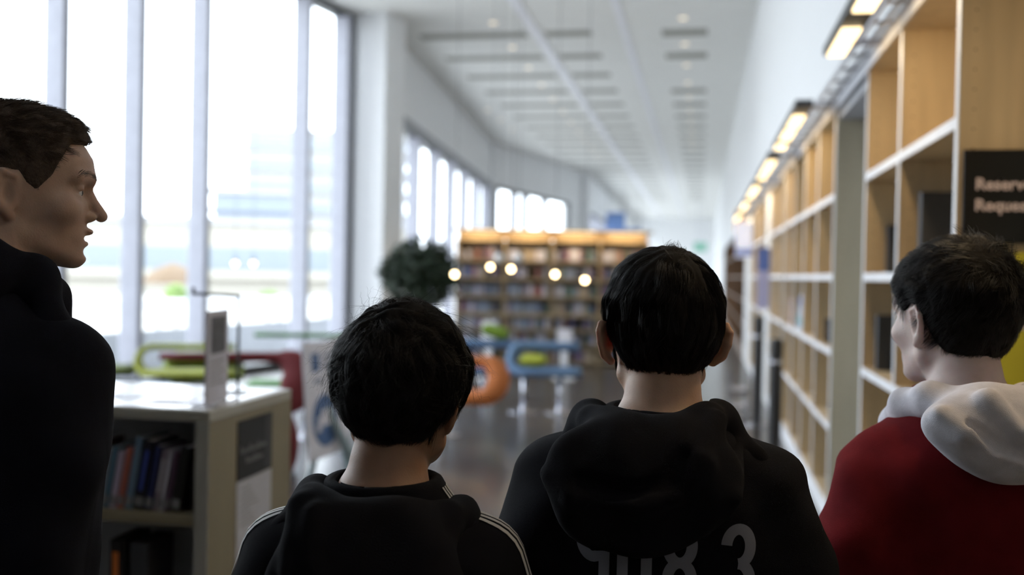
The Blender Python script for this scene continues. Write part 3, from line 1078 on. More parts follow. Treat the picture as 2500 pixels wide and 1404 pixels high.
cushion((-1.83, 10.95, 0.585), 0.15, 0.13, 0.065, mat('yellow_green_cloth', (0.42, 0.46, 0.05), 0.8), 'yellow green cushion lying in the blue ribbon chair')
cushion((-2.50, 12.08, 0.822), 0.17, 0.16, 0.075, mat('leaf_green_cloth', (0.16, 0.26, 0.02), 0.8), 'leaf green cushion perched on the back of the half hidden blue chair', (0, R(14), 0))

# ------------------------------------------------------------------ potted plant
e = empty('potted_plant', (-4.15, 14.4, 0))
b = MB(); b.lathe([(0.20, 0), (0.27, 0.42), (0.29, 0.45), (0.25, 0.45), (0.24, 0.40)], 24); b.build('pot', M_white, e)
b = MB()
b.tube([(0, 0, 0.38), (0.02, 0.01, 0.8), (-0.01, 0, 1.3)], [0.035, 0.028, 0.02], 8)
for k in range(9):
    a = k * 2.4
    b.tube([(0, 0, 0.95 + 0.06 * k), (0.3 * math.cos(a), 0.3 * math.sin(a), 1.3 + 0.07 * k), (0.45 * math.cos(a), 0.45 * math.sin(a), 1.45 + 0.06 * k)], [0.015, 0.009, 0.004], 6)
b.build('stem', M_brown, e, smooth=True)
b = MB()
for k in range(4200):
    v = rng.normal(size=3); v /= np.linalg.norm(v)
    v = v * np.array([0.60, 0.5, 0.52]) * rng.uniform(0.02, 1.0) ** 0.45
    v = v * (1 + 0.13 * math.sin(5 * v[0] * 3 + 2) * math.cos(4 * v[2] * 3))
    c = Vector(v) + Vector((0, 0, 1.52))
    out = Vector(v).normalized() * 0.5 + Vector((0, 0, -0.4)) + Vector(rng.normal(size=3) * 0.8)
    out.normalize()
    sd = out.cross(Vector(rng.normal(size=3))).normalized() * 0.026
    ln = 0.10
    b.add([c, c + out * ln * 0.5 + sd, c + out * ln, c + out * ln * 0.5 - sd], [(0, 1, 2, 3)])
b.build('foliage', mat('dark_leaf', (0.018, 0.036, 0.016), 0.6, var=0.4, scale=9), e)
tag(e, 'bushy dark green indoor tree in a white pot beside the white column', 'plant')

# ------------------------------------------------------------------ far bookcase with its books
A0 = Vector((-4.05, 16.25, 0)); ang = math.atan2(0.52, 3.1)
BW = 0.80
NB = 4
e = empty('far_bookcase', A0, ang)
M_wf = mat('honey_wood', (0.30, 0.235, 0.145), 0.5, var=0.12, scale=3, stretch=(6, 6, 0.6))
zrow = [0.08, 0.36, 0.62, 0.88, 1.17, 1.47, 1.77]
b = MB(); b.box(0, NB * BW, 0.30, 0.32, 0, 2.10); b.build('back_panel', M_wf, e)
for i in range(NB + 1):
    b = MB(); b.box(i * BW - 0.018, i * BW + 0.018, 0, 0.30, 0, 2.10); b.build('upright', M_wf, e)
for z in zrow + [2.12]:
    for i in range(NB):
        b = MB(); b.box(i * BW + 0.018, (i + 1) * BW - 0.018, 0.0, 0.30, z - 0.03 - (0.02 if abs(z - 0.88) < .01 else 0), z); b.build('shelf', M_wf, e)
tag(e, 'wide honey wood bookcase full of books behind the glowing globes', 'bookcase')
e2 = empty('bookcase_canopy', A0 + Vector((0, 0, 2.252)), ang)
b = MB(); b.box(-0.05, NB * BW + 0.05, -0.25, 0.32, 0.0, 0.03); b.build('canopy_board', M_wood, e2)
for i in range(NB + 1):
    b = MB(); b.box(i * BW - 0.015 + (0.02 if i == 0 else -0.02 if i == NB else 0), i * BW + 0.015 + (0.02 if i == 0 else -0.02 if i == NB else 0), 0.1, 0.30, -0.13, 0.0); b.build('bracket', M_wood, e2)
b = MB(); b.box(0, NB * BW, 0.22, 0.30, -0.13, 0.0); b.build('fascia', M_wood, e2)
for i in range(NB):
    b = MB(); b.box(i * BW + 0.1, (i + 1) * BW - 0.1, -0.20, -0.16, -0.012, 0.0); b.build('light_strip', M_glow, e2)
tag(e2, 'warmly lit wooden light canopy along the top of the far bookcase', 'light canopy')
for i in range(NB):
    c = A0 + Matrix.Rotation(ang, 3, 'Z') @ Vector(((i + 0.5) * BW, -0.18, 2.20))
    area_light('canopy_light', c, (R(32), 0, ang), 0.6, 0.05, 4.5, (1.0, 0.70, 0.36))
pal = [((0.30, 0.29, 0.33), 'pale'), ((0.07, 0.09, 0.18), 'blue'), ((0.035, 0.035, 0.04), 'dark'), ((0.20, 0.09, 0.09), 'red'), ((0.28, 0.23, 0.17), 'tan'),
       ((0.44, 0.43, 0.49), 'whitish'), ((0.11, 0.08, 0.14), 'purple'), ((0.05, 0.05, 0.06), 'black'), ((0.17, 0.20, 0.26), 'grey blue'), ((0.07, 0.11, 0.10), 'dark green')]
rowname = ['bottom', 'second lowest', 'third lowest', 'middle', 'third highest', 'second highest', 'top']
bayname = ['leftmost', 'second', 'third', 'rightmost']
bm_cache = {}


def small_book(w, h, d, c, n):
    key = (round(w, 3), round(h, 3), n)
    if key not in bm_cache:
        b = MB(); b.box(0, w, 0, d, 0, h)
        o = b.build('book', mat('far_cover_' + n.replace(' ', '_'), c, 0.6, var=0.25, scale=25))
        bm_cache[key] = o
        return o
    o = bm_cache[key].copy()
    col.objects.link(o)
    return o


Rz = Matrix.Rotation(ang, 3, 'Z')
count = 0
for ri, z in enumerate(zrow):
    for bi in range(NB):
        x = bi * BW + 0.025
        end = (bi + 1) * BW - 0.03
        grp = 'books on the %s shelf of the far bookcase' % rowname[ri]
        nb_ = 0
        while x < end - 0.07 and count < 290:
            c, n = pal[rng.randint(len(pal))]
            if rng.rand() < 0.16 and x < end - 0.2:
                w, h = 0.17, [0.17, 0.195][rng.randint(2)]
            else:
                w, h = [0.035, 0.05, 0.065][rng.randint(3)], [0.16, 0.18, 0.195][rng.randint(3)]
            if rng.rand() < 0.08:
                x += 0.08
                continue
            o = small_book(w, h, 0.2, c, n)
            o.location = A0 + Rz @ Vector((x, 0.03, z + 0.001))
            o.rotation_euler = (0, 0, ang)
            nb_ += 1
            tag(o, '%s book, %s from left on %s shelf of the %s far bookcase bay' % (n, ORD[nb_ - 1], rowname[ri], bayname[bi]), 'book', 'books in the far bookcase')
            x += w + 0.004
            count += 1

# white display tables / stands in front of the far bookcase
for x, y, h, lab in ((-3.02, 14.1, 0.74, 'white display stand left of the leaf green cushion'), (-1.98, 14.6, 0.62, 'slim white display stand above the blue ribbon chair')):
    e = empty('display_stand', (x, y, 0))
    b = MB(); b.box(-0.16, 0.16, -0.12, 0.12, 0, 0.03); b.build('base', M_white, e)
    b = MB(); b.box(-0.05, 0.05, -0.03, 0.03, 0.03, h); b.build('post', M_white, e)
    b = MB(); b.box(-0.11, 0.11, -0.02, 0.0, h - 0.16, h + 0.12); b.build('panel', M_paper, e)
    tag(e, lab, 'display stand')

# blue banners and a blue window at the far left
for x, y, w, z0, z1, lab in ((-4.80, 50.0, 0.95, 3.1, 4.7, 'larger blue banner hanging beside the far windows'), (-4.15, 52.3, 0.95, 3.1, 4.0, 'lower blue banner right of the larger one'), (-3.8, 60.4, 0.55, 3.35, 4.0, 'small blue banner at the far end of the hall')):
    e = empty('banner', (x, y, 0))
    b = MB(); b.box(0, w, 0, 0.03, z0, z1); b.build('cloth', mat('banner_blue', (0.13, 0.22, 0.45), 0.7), e)
    b = MB(); b.tube([(0.1, 0.015, z1), (0.1, 0.015, CEIL)], 0.01, 6); b.tube([(w - 0.1, 0.015, z1), (w - 0.1, 0.015, CEIL)], 0.01, 6); b.build('cord', M_dark, e)
    tag(e, lab, 'banner')

# ------------------------------------------------------------------ globe pendants
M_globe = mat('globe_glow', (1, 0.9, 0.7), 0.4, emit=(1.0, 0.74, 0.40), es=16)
M_globe2 = mat('clear_globe', (0.7, 0.72, 0.74), 0.15)
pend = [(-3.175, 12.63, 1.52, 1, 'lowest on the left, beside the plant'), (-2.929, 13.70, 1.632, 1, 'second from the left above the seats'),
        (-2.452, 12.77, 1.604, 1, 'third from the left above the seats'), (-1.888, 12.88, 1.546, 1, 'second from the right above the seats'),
        (-1.445, 12.45, 1.482, 1, 'rightmost, next to the tall boy'), (-5.60, 11.30, 1.60, 2, 'left of two stand-ins for lamp reflections in the windows'), (-5.40, 11.38, 1.605, 2, 'right of two stand-ins for lamp reflections in the windows')]  # last two globes are added, standing in for lamp reflections in the glass
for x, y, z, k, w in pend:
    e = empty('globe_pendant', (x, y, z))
    b = MB(); b.sphere((0, 0, 0), 0.034 if k == 1 else 0.032, 16); b.build('globe', M_globe if k == 1 else mat('window_reflection_glow', (1, 0.9, 0.7), 0.4, emit=(1.0, 0.70, 0.38), es=3.5), e, smooth=True)
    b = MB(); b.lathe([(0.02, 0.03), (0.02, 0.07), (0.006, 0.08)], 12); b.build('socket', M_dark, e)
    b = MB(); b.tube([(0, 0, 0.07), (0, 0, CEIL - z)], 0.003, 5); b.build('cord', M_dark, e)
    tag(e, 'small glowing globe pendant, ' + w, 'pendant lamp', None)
for x, y, z, w in ((-2.813, 13.72, 1.761, 'left'), (-2.547, 13.77, 1.766, 'right')):
    e = empty('globe_pendant', (x, y, z))
    b = MB(); b.sphere((0, 0, 0), 0.07, 16); b.build('globe', M_globe2, e, smooth=True)
    b = MB(); b.tube([(0, 0, 0.065), (0, 0, CEIL - z)], 0.003, 5); b.build('cord', M_dark, e)
    tag(e, 'unlit grey glass globe pendant, the %s of two above the lit ones' % w, 'pendant lamp')
# ------------------------------------------------------------------ people: implicit surfaces
f32 = np.float32


def V3(p):
    return np.array(p, dtype=f32)


def smin(a, b, k):
    h = np.clip(0.5 + 0.5 * (b - a) / k, 0, 1)
    return b + (a - b) * h - k * h * (1 - h)


def smax(a, b, k):
    return -smin(-a, -b, k)


def ell(P, c, r):
    q_ = (P - V3(c)) / V3(r)
    k0 = np.sqrt((q_ * q_).sum(-1)) + 1e-6
    q2 = q_ / V3(r)
    k1 = np.sqrt((q2 * q2).sum(-1)) + 1e-6
    return k0 * (k0 - 1) / k1


def cone(P, a, b, ra, rb):
    a, b = V3(a), V3(b)
    d = b - a
    t = np.clip(((P - a) @ d) / float(d @ d), 0, 1)
    q_ = P - a - t[..., None] * d
    return np.sqrt((q_ * q_).sum(-1)) - (ra + (rb - ra) * t)


def chain(P, pts, rs, k=0.01):
    out = None
    for i in range(len(pts) - 1):
        c = cone(P, pts[i], pts[i + 1], rs[i], rs[i + 1])
        out = c if out is None else smin(out, c, k)
    return out


def loft(P, zs, ws, fr, bk, yc, n=2.3):
    """body of stacked rounded sections: half width ws, front length fr, back length bk around centre yc"""
    z = P[..., 2]
    w = np.interp(z, zs, ws).astype(f32)
    F = np.interp(z, zs, fr).astype(f32)
    B = np.interp(z, zs, bk).astype(f32)
    c = np.interp(z, zs, yc).astype(f32)
    y = P[..., 1] - c
    D = np.where(y > 0, F, B)
    g = (np.abs(P[..., 0] / w) ** n + np.abs(y / D) ** n) ** (1.0 / n)
    d = (g - 1) * np.minimum(w, D)
    over = np.maximum(z - zs[-1], zs[0] - z)
    return np.where(over > 0, np.sqrt(np.maximum(d, 0) ** 2 + over ** 2), d)


def smooth_prof(zs, vals, m=60):
    z2 = np.linspace(zs[0], zs[-1], m)
    cols = []
    for v in vals:
        y = np.interp(z2, zs, v)
        for _ in range(6):
            y[1:-1] = 0.25 * y[:-2] + 0.5 * y[1:-1] + 0.25 * y[2:]
        cols.append(y)
    return z2, cols


def surface(fn, xs, ys, zs):
    """surface nets on a rectilinear grid with a coarse first pass"""
    xs, ys, zs = [np.asarray(a, dtype=f32) for a in (xs, ys, zs)]
    st = 4
    pad = lambda a: np.concatenate([a, a[-1] + (a[-1] - a[-2]) * np.arange(1, (st - (len(a) - 1) % st) % st + 1, dtype=f32)])
    xs, ys, zs = pad(xs), pad(ys), pad(zs)
    cx, cy, cz = xs[::st], ys[::st], zs[::st]
    G = np.stack(np.meshgrid(cx, cy, cz, indexing='ij'), -1)
    Fc = fn(G.reshape(-1, 3)).reshape(G.shape[:3])
    nx, ny, nz = Fc.shape[0] - 1, Fc.shape[1] - 1, Fc.shape[2] - 1
    mn = None
    mx = None
    for a in (0, 1):
        for b in (0, 1):
            for c in (0, 1):
                s = Fc[a:a + nx, b:b + ny, c:c + nz]
                mn = s if mn is None else np.minimum(mn, s)
                mx = s if mx is None else np.maximum(mx, s)
    diag = np.sqrt(np.diff(cx)[:, None, None] ** 2 + np.diff(cy)[None, :, None] ** 2 + np.diff(cz)[None, None, :] ** 2)
    act = (mn < diag * 0.9) & (mx > -diag * 0.9)
    F = np.empty((len(xs), len(ys), len(zs)), f32)
    F[:nx * st, :ny * st, :nz * st] = np.repeat(np.repeat(np.repeat(mn, st, 0), st, 1), st, 2)
    F[-1], F[:, -1], F[:, :, -1] = 1, 1, 1
    m = np.zeros(F.shape, bool)
    m[:nx * st, :ny * st, :nz * st] = np.repeat(np.repeat(np.repeat(act, st, 0), st, 1), st, 2)
    m2 = m.copy()
    m2[1:] |= m[:-1]; m[:] = m2
    m2[:, 1:] |= m[:, :-1]; m[:] = m2
    m2[:, :, 1:] |= m[:, :, :-1]
    I = np.argwhere(m2)
    P = np.stack([xs[I[:, 0]], ys[I[:, 1]], zs[I[:, 2]]], -1)
    F[I[:, 0], I[:, 1], I[:, 2]] = fn(P)
    S = F < 0
    c8 = [(a, b, c) for a in (0, 1) for b in (0, 1) for c in (0, 1)]
    X, Y, Z = [n_ - 1 for n_ in F.shape]
    cnt = np.zeros((X, Y, Z), np.uint8)
    for a, b, c in c8:
        cnt += S[a:a + X, b:b + Y, c:c + Z]
    cells = np.argwhere((cnt > 0) & (cnt < 8))
    ids = np.full((X, Y, Z), -1, np.int32)
    ids[cells[:, 0], cells[:, 1], cells[:, 2]] = np.arange(len(cells))
    acc = np.zeros((len(cells), 3), np.float64)
    num = np.zeros(len(cells))
    for a in range(8):
        for b in range(a + 1, 8):
            A, B_ = c8[a], c8[b]
            if sum(abs(A[i] - B_[i]) for i in range(3)) != 1:
                continue
            ia, ib = cells + A, cells + B_
            fa, fb = F[ia[:, 0], ia[:, 1], ia[:, 2]], F[ib[:, 0], ib[:, 1], ib[:, 2]]
            k = (fa < 0) != (fb < 0)
            t = (fa / np.where(fa == fb, 1, fa - fb))[:, None]
            pa = np.stack([xs[ia[:, 0]], ys[ia[:, 1]], zs[ia[:, 2]]], -1)
            pb = np.stack([xs[ib[:, 0]], ys[ib[:, 1]], zs[ib[:, 2]]], -1)
            acc[k] += (pa + (pb - pa) * t)[k]
            num[k] += 1
    V = acc / num[:, None]
    faces = []
    for ax in range(3):
        o = [1, 1, 1]
        o[ax] = 0
        a = S[tuple(slice(o[i], None if i != ax else -1) for i in range(3))]
        sh = [slice(o[i], None) for i in range(3)]
        sh[ax] = slice(1, None)
        b = S[tuple(sh)]
        E_ = np.argwhere(a != b)
        E_ = E_ + np.array(o)
        E_ = E_[(E_[:, 0] < X) & (E_[:, 1] < Y) & (E_[:, 2] < Z)]
        u, v = [(1, 2), (2, 0), (0, 1)][ax]
        du, dv = np.zeros(3, int), np.zeros(3, int)
        du[u], dv[v] = 1, 1
        q_ = [E_ - du - dv, E_ - dv, E_, E_ - du]
        Q = np.stack([ids[k[:, 0], k[:, 1], k[:, 2]] for k in q_], -1)
        flip = ~S[E_[:, 0], E_[:, 1], E_[:, 2]]
        Q[flip] = Q[flip][:, ::-1]
        faces.append(Q[(Q >= 0).all(1)])
    return V, np.concatenate(faces)


def mesh_obj(name, V, Fq, m, parent=None, smooth=True):
    me = bpy.data.meshes.new(name)
    me.vertices.add(len(V))
    me.vertices.foreach_set('co', np.asarray(V, dtype=np.float32).ravel())
    n = Fq.shape[1]
    me.loops.add(Fq.size)
    me.loops.foreach_set('vertex_index', Fq.astype(np.int32).ravel())
    me.polygons.add(len(Fq))
    me.polygons.foreach_set('loop_start', np.arange(0, Fq.size, n, dtype=np.int32))
    me.update(calc_edges=True)
    me.validate()
    me.materials.append(m)
    if smooth:
        me.shade_smooth()
    o = bpy.data.objects.new(name, me)
    col.objects.link(o)
    if parent is not None:
        o.parent = parent
    return o


def rot(yaw, pitch, roll):
    """yaw>0 turns to the right (clockwise from above), pitch>0 nods down, roll>0 leans to the right"""
    return np.array(Matrix.Rotation(-R(yaw), 3, 'Z') @ Matrix.Rotation(-R(pitch), 3, 'X') @ Matrix.Rotation(R(roll), 3, 'Y'), dtype=np.float64)


# head, origin between the ears, face towards +y
HZ = [-0.097, -0.094, -0.085, -0.072, -0.052, -0.03, -0.01, 0.01, 0.03, 0.055, 0.08, 0.10, 0.115, 0.125, 0.129]
HW = [0.016, 0.030, 0.044, 0.054, 0.062, 0.066, 0.068, 0.070, 0.073, 0.0755, 0.0735, 0.064, 0.049, 0.032, 0.016]
HF = [0.060, 0.080, 0.088, 0.086, 0.092, 0.097, 0.099, 0.0985, 0.106, 0.103, 0.095, 0.080, 0.060, 0.040, 0.020]
HB = [0.000, 0.004, 0.015, 0.030, 0.050, 0.070, 0.083, 0.090, 0.094, 0.094, 0.088, 0.075, 0.056, 0.036, 0.018]
HB = [max(0.012, v) for v in HB]
HYC = [0.012] * 4 + [0.008] * 3 + [0.004] * 8
_hz, (_hw, _hf, _hb, _hy) = smooth_prof(HZ, [HW, HF, HB, HYC], 90)


_cut = _hz <= 0.058
_hz, _hw, _hf, _hb, _hy = _hz[_cut], _hw[_cut], _hf[_cut], _hb[_cut], _hy[_cut]


def head_base(P):
    Q = P.copy()
    taper = np.clip(-(P[..., 1] + 0.005) / 0.06, 0, 1) * np.clip((0.030 - P[..., 2]) / 0.08, 0, 1)
    Q[..., 0] = P[..., 0] * (1 + 0.60 * taper)
    d = loft(Q, _hz, _hw, _hf, _hb, _hy, 2.15)
    d = smin(d, ell(P, (0, -0.002, 0.030), (0.0765, 0.0985, 0.0985)), 0.012)
    return smin(d, ell(P, (0, 0.034, 0.046), (0.060, 0.078, 0.062)), 0.012)


def head_sdf(P, neck=0.056, mouth=0.0, adult=True, ear_out=0.0, ear_shift=0.0):
    d = head_base(P)
    ax = np.abs(P[..., 0])
    Q = P.copy()
    Q[..., 0] = ax
    # brow, cheekbones, jaw, chin
    d = smin(d, cone(Q, (0.008, 0.104, 0.029), (0.045, 0.088, 0.030), 0.009 if adult else 0.006, 0.008), 0.014)
    d = smin(d, ell(Q, (0.046, 0.066, -0.016), (0.020, 0.024, 0.018)), 0.020)
    d = smin(d, cone(Q, (0.056, 0.008, -0.050), (0.020, 0.078, -0.086), 0.012, 0.011), 0.018)
    d = smin(d, ell(Q, (0.0, 0.088, -0.086), (0.020, 0.014, 0.013)), 0.012)
    # eye sockets and lids
    d = smax(d, -ell(Q, (0.031, 0.108, 0.010), (0.019, 0.014, 0.011)), 0.012)
    d = smin(d, ell(Q, (0.031, 0.086, 0.015), (0.0155, 0.0125, 0.0065)), 0.004)
    d = smin(d, ell(Q, (0.031, 0.084, 0.003), (0.0150, 0.0110, 0.0045)), 0.005)
    # nose
    d = smin(d, chain(P, [(0, 0.098, 0.020), (0, 0.108, 0.004), (0, 0.1240, -0.0225)], [0.0075, 0.0075, 0.0092], 0.004), 0.009)
    d = smin(d, ell(Q, (0.0115, 0.107, -0.0255), (0.0075, 0.010, 0.0070)), 0.006)
    d = smax(d, -ell(Q, (0.0065, 0.113, -0.0335), (0.0038, 0.0060, 0.0035)), 0.003)
    # mouth
    d = smin(d, ell(P, (0, 0.086, -0.058), (0.030, 0.018, 0.022)), 0.012)
    d = smin(d, ell(P, (0, 0.1050, -0.0475 + mouth * 0.2), (0.0215, 0.0085, 0.0052)), 0.004)
    d = smin(d, ell(P, (0, 0.1000 - mouth * 0.3, -0.0610 - mouth), (0.0195, 0.0082, 0.0062)), 0.004)
    d = smax(d, -ell(P, (0, 0.1050, -0.0550 - mouth * 0.4), (0.0225, 0.0120 + mouth, 0.0016 + mouth * 0.62)), 0.003)
    d = smax(d, -ell(P, (0, 0.108, -0.0735 - mouth * 0.5), (0.020, 0.0085, 0.0060)), 0.008)
    # ears
    Q[..., 0] = Q[..., 0] - ear_shift - ear_out * np.clip((0.02 - P[..., 1]) / 0.03, 0, 1)
    e_ = ell((Q - V3((0.0775, -0.003, 0.002))) @ np.array(Matrix.Rotation(R(22), 3, 'Z'), dtype=f32), (0, 0, 0), (0.0055, 0.0170, 0.0300))
    ring = chain(Q, [(0.070, 0.012, 0.004), (0.078, 0.008, 0.024), (0.084, -0.008, 0.030), (0.088, -0.018, 0.018), (0.086, -0.018, 0.0), (0.078, -0.008, -0.020), (0.071, 0.002, -0.030)],
                 [0.0035, 0.004, 0.0045, 0.0045, 0.004, 0.0045, 0.0065], 0.003)
    ear = smin(e_, ring, 0.005)
    ear = smax(ear, -ell(Q, (0.0855, 0.001, 0.000), (0.0105, 0.0095, 0.0175)), 0.003)
    d = smin(d, ear, 0.005)
    return d


def make_neck(P, n0, n1, r):
    return chain(P, [n0, (np.array(n0) + np.array(n1)) / 2, n1], [r, r * 0.97, r * 1.12], 0.02)


def body_prims(k, sw, ez, ny):
    """skin body below the neck in local coordinates; ez = ear height"""
    zs = ez - 0.245 * k / 1.0
    return zs


def arms_of(k, shz, sw, bend, drop=0.105, out=0.045):
    L = []
    for s in (-1, 1):
        b = bend[0 if s < 0 else 1]
        sh = np.array((s * (sw - 0.048 * k), -0.005, shz - drop * k))
        el = sh + np.array((s * out, -0.025 + b[0] * 0.10, -0.235)) * k
        wr = el + np.array((s * 0.012, 0.05 + b[0] * 0.10, -0.24 + b[1])) * k
        ha = wr + np.array((0, 0.02 + b[0] * 0.03, -0.085)) * k
        L.append((s, sh, el, wr, ha))
    return L


def wrinkle(P, seed, amp, fx=1.0):
    x, y, z = P[..., 0], P[..., 1], P[..., 2]
    s = seed
    a = np.sin(23 * x * fx + 9 * z + 3.1 * np.sin(11 * z + s) + s) * np.sin(9 * z - 13 * y + 2.0 * np.sin(17 * x + s * 2))
    b = np.sin(47 * x * fx - 17 * z + 2.5 * np.sin(19 * z + 1.3 * s) + 2 * s)
    c = np.sin(61 * y + 31 * z + 2 * np.sin(23 * x + s))
    return amp * (0.9 * a + 0.45 * b + 0.35 * c).astype(f32)


def grid(lo, hi, h):
    return np.arange(lo, hi + h, h)


def grid2(lo, a, b, hi, hc, hf):
    return np.concatenate([np.arange(lo, a, hc), np.arange(a, b, hf), np.arange(b, hi + hc, hc)])


def finger_tubes(L, k):
    """five jointed fingers rooted in each palm"""
    mb = MB()
    for s, sh, el, wr, ha in L:
        d = (ha - wr) / np.linalg.norm(ha - wr)
        side = np.array((0.0, 1.0, 0.0)); side -= d * (side @ d); side /= np.linalg.norm(side)
        nrm = np.cross(d, side) * s          # towards / away from the thigh
        for i, (o, ln) in enumerate(((0.030, 0.070), (0.010, 0.078), (-0.010, 0.073), (-0.029, 0.058))):
            p = ha + side * o * k + d * 0.005
            pts, rr = [], []
            ang_ = 0.15
            for j, (fl, r_) in enumerate(((0.0, 0.0088), (0.42, 0.0084), (0.30, 0.0078), (0.24, 0.0068), (0.04, 0.004))):
                p = p + (d * math.cos(ang_) - nrm * s * math.sin(ang_) * s) * (ln * k * fl)
                pts.append(tuple(p)); rr.append(r_ * k)
                ang_ += 0.28 + 0.05 * i
            mb.tube([tuple(ha + side * o * k - d * 0.03)] + pts, [0.009 * k] + rr, 8)
        p0 = wr + (ha - wr) * 0.35 + side * 0.022 * k
        p1 = p0 + (side * 0.026 + d * 0.028) * k
        p2 = p1 + (side * 0.008 + d * 0.030 - nrm * 0.006) * k
        p3 = p2 + (d * 0.024 - nrm * 0.006) * k
        mb.tube([tuple(p0), tuple(p1), tuple(p2), tuple(p3), tuple(p3 + d * 0.004)], [0.013 * k, 0.0115 * k, 0.0095 * k, 0.0075 * k, 0.004 * k], 8)
    return mb


def grad(fn, P, e=0.0015):
    g = np.stack([fn(P + V3((e, 0, 0))) - fn(P - V3((e, 0, 0))), fn(P + V3((0, e, 0))) - fn(P - V3((0, e, 0))),
                  fn(P + V3((0, 0, e))) - fn(P - V3((0, 0, e)))], -1)
    return g / (np.linalg.norm(g, axis=-1, keepdims=True) + 1e-9)


def tubes_mesh(paths, rads, n=3):
    """paths (N,K,3), rads (N,K) -> vertices and quads"""
    N, K, _ = paths.shape
    t = np.gradient(paths, axis=1)
    t /= np.linalg.norm(t, axis=-1, keepdims=True) + 1e-9
    ref = np.array((0.31, 0.52, 0.79))
    u = np.cross(t, ref); u /= np.linalg.norm(u, axis=-1, keepdims=True) + 1e-9
    w = np.cross(t, u)
    V = []
    for k in range(n):
        a = 2 * math.pi * k / n
        V.append(paths + (u * math.cos(a) + w * math.sin(a)) * rads[..., None])
    V = np.stack(V, 2).reshape(-1, 3)
    base = (np.arange(N)[:, None, None] * K + np.arange(K - 1)[None, :, None]) * n
    k = np.arange(n)[None, None, :]
    k2 = (k + 1) % n
    Q = np.stack([base + k, base + k2, base + n + k2, base + n + k], -1).reshape(-1, 4)
    return V, Q


def flow_hair(fn, roots, whorl, length, steps, lift, spread, fwd=0.0, curl=0.0, clump=0.6, nclump=260, down=0.35, rs=None, side=0.0):
    rs = rs or np.random.RandomState(3)
    N = len(roots)
    P = roots.astype(f32)
    path = [P]
    length = np.broadcast_to(length, (N,)).astype(f32)
    lf = (rs.rand(N) ** 2 * lift).astype(f32)
    ph = rs.rand(N) * 6.28
    jit = rs.normal(size=(N, 3)) * spread
    ci = rs.choice(N, min(nclump, N), replace=False)
    cid = np.argmin(((P[:, None, :] - P[ci][None]) ** 2).sum(-1), 1)
    cj = rs.normal(size=(len(ci), 3)) * spread * 1.6
    for s in range(steps):
        g = grad(fn, P)
        d = P - V3(whorl)
        d /= np.linalg.norm(d, axis=-1, keepdims=True) + 1e-6
        d = d + V3((side, fwd, -down)) + jit * 0.5 + cj[cid]
        d = d - g * (d * g).sum(-1, keepdims=True)
        d /= np.linalg.norm(d, axis=-1, keepdims=True) + 1e-6
        if curl:
            d = d + np.cross(g, d) * (curl * np.sin(ph + 2.2 * s))[:, None]
        P = P + d * (length / steps)[:, None]
        tgt = -0.003 + (lf + 0.0048) * ((s + 1) / steps) ** 0.9
        P = P + grad(fn, P) * (tgt - fn(P.astype(f32)))[:, None] * 0.8
        P = P.astype(f32)
        path.append(P)
    path = np.stack(path, 1).astype(np.float64)
    cp = path[ci][cid]
    wgt = (np.linspace(0, 1, steps + 1) ** 1.2 * clump)[None, :, None] * rs.uniform(0.5, 1, (N, 1, 1))
    path = path * (1 - wgt) + cp * wgt
    return path


M_skin = {}


def skin(name, c):
    return mat(name, c, 0.5, var=0.08, scale=40, bump=0.12, bscale=420, sss=0.25, spec=0.35)


def cloth_mat(name, c, rough=0.95):
    return mat(name, c, rough, var=0.12, scale=30, bump=0.35, bscale=900, spec=0.12)


M_hairb = mat('black_hair', (0.008, 0.007, 0.007), 0.42, var=0.3, scale=90, spec=0.32)
M_capb = mat('black_hair_mass', (0.007, 0.006, 0.006), 0.8, var=0.3, scale=90, spec=0.1)
M_hairn = mat('brown_hair', (0.085, 0.058, 0.042), 0.5, var=0.3, scale=90, spec=0.35)
M_stub = mat('short_brown_stubble', (0.070, 0.050, 0.039), 0.9, var=0.3, scale=200, bump=0.5, bscale=900, spec=0.1)
M_eye = mat('eye_white', (0.55, 0.52, 0.50), 0.2)
M_iris = mat('iris_brown', (0.03, 0.018, 0.01), 0.4, spec=0.2)
M_jeans = cloth_mat('dark_trousers', (0.02, 0.022, 0.03))
M_shoe = mat('shoe_grey', (0.30, 0.30, 0.32), 0.6)
M_sole = mat('shoe_sole', (0.6, 0.6, 0.6), 0.6)

LINE_Y = [-0.13, -0.07, -0.045, -0.028, -0.010, 0.012, 0.022, 0.035, 0.055, 0.078, 0.11]


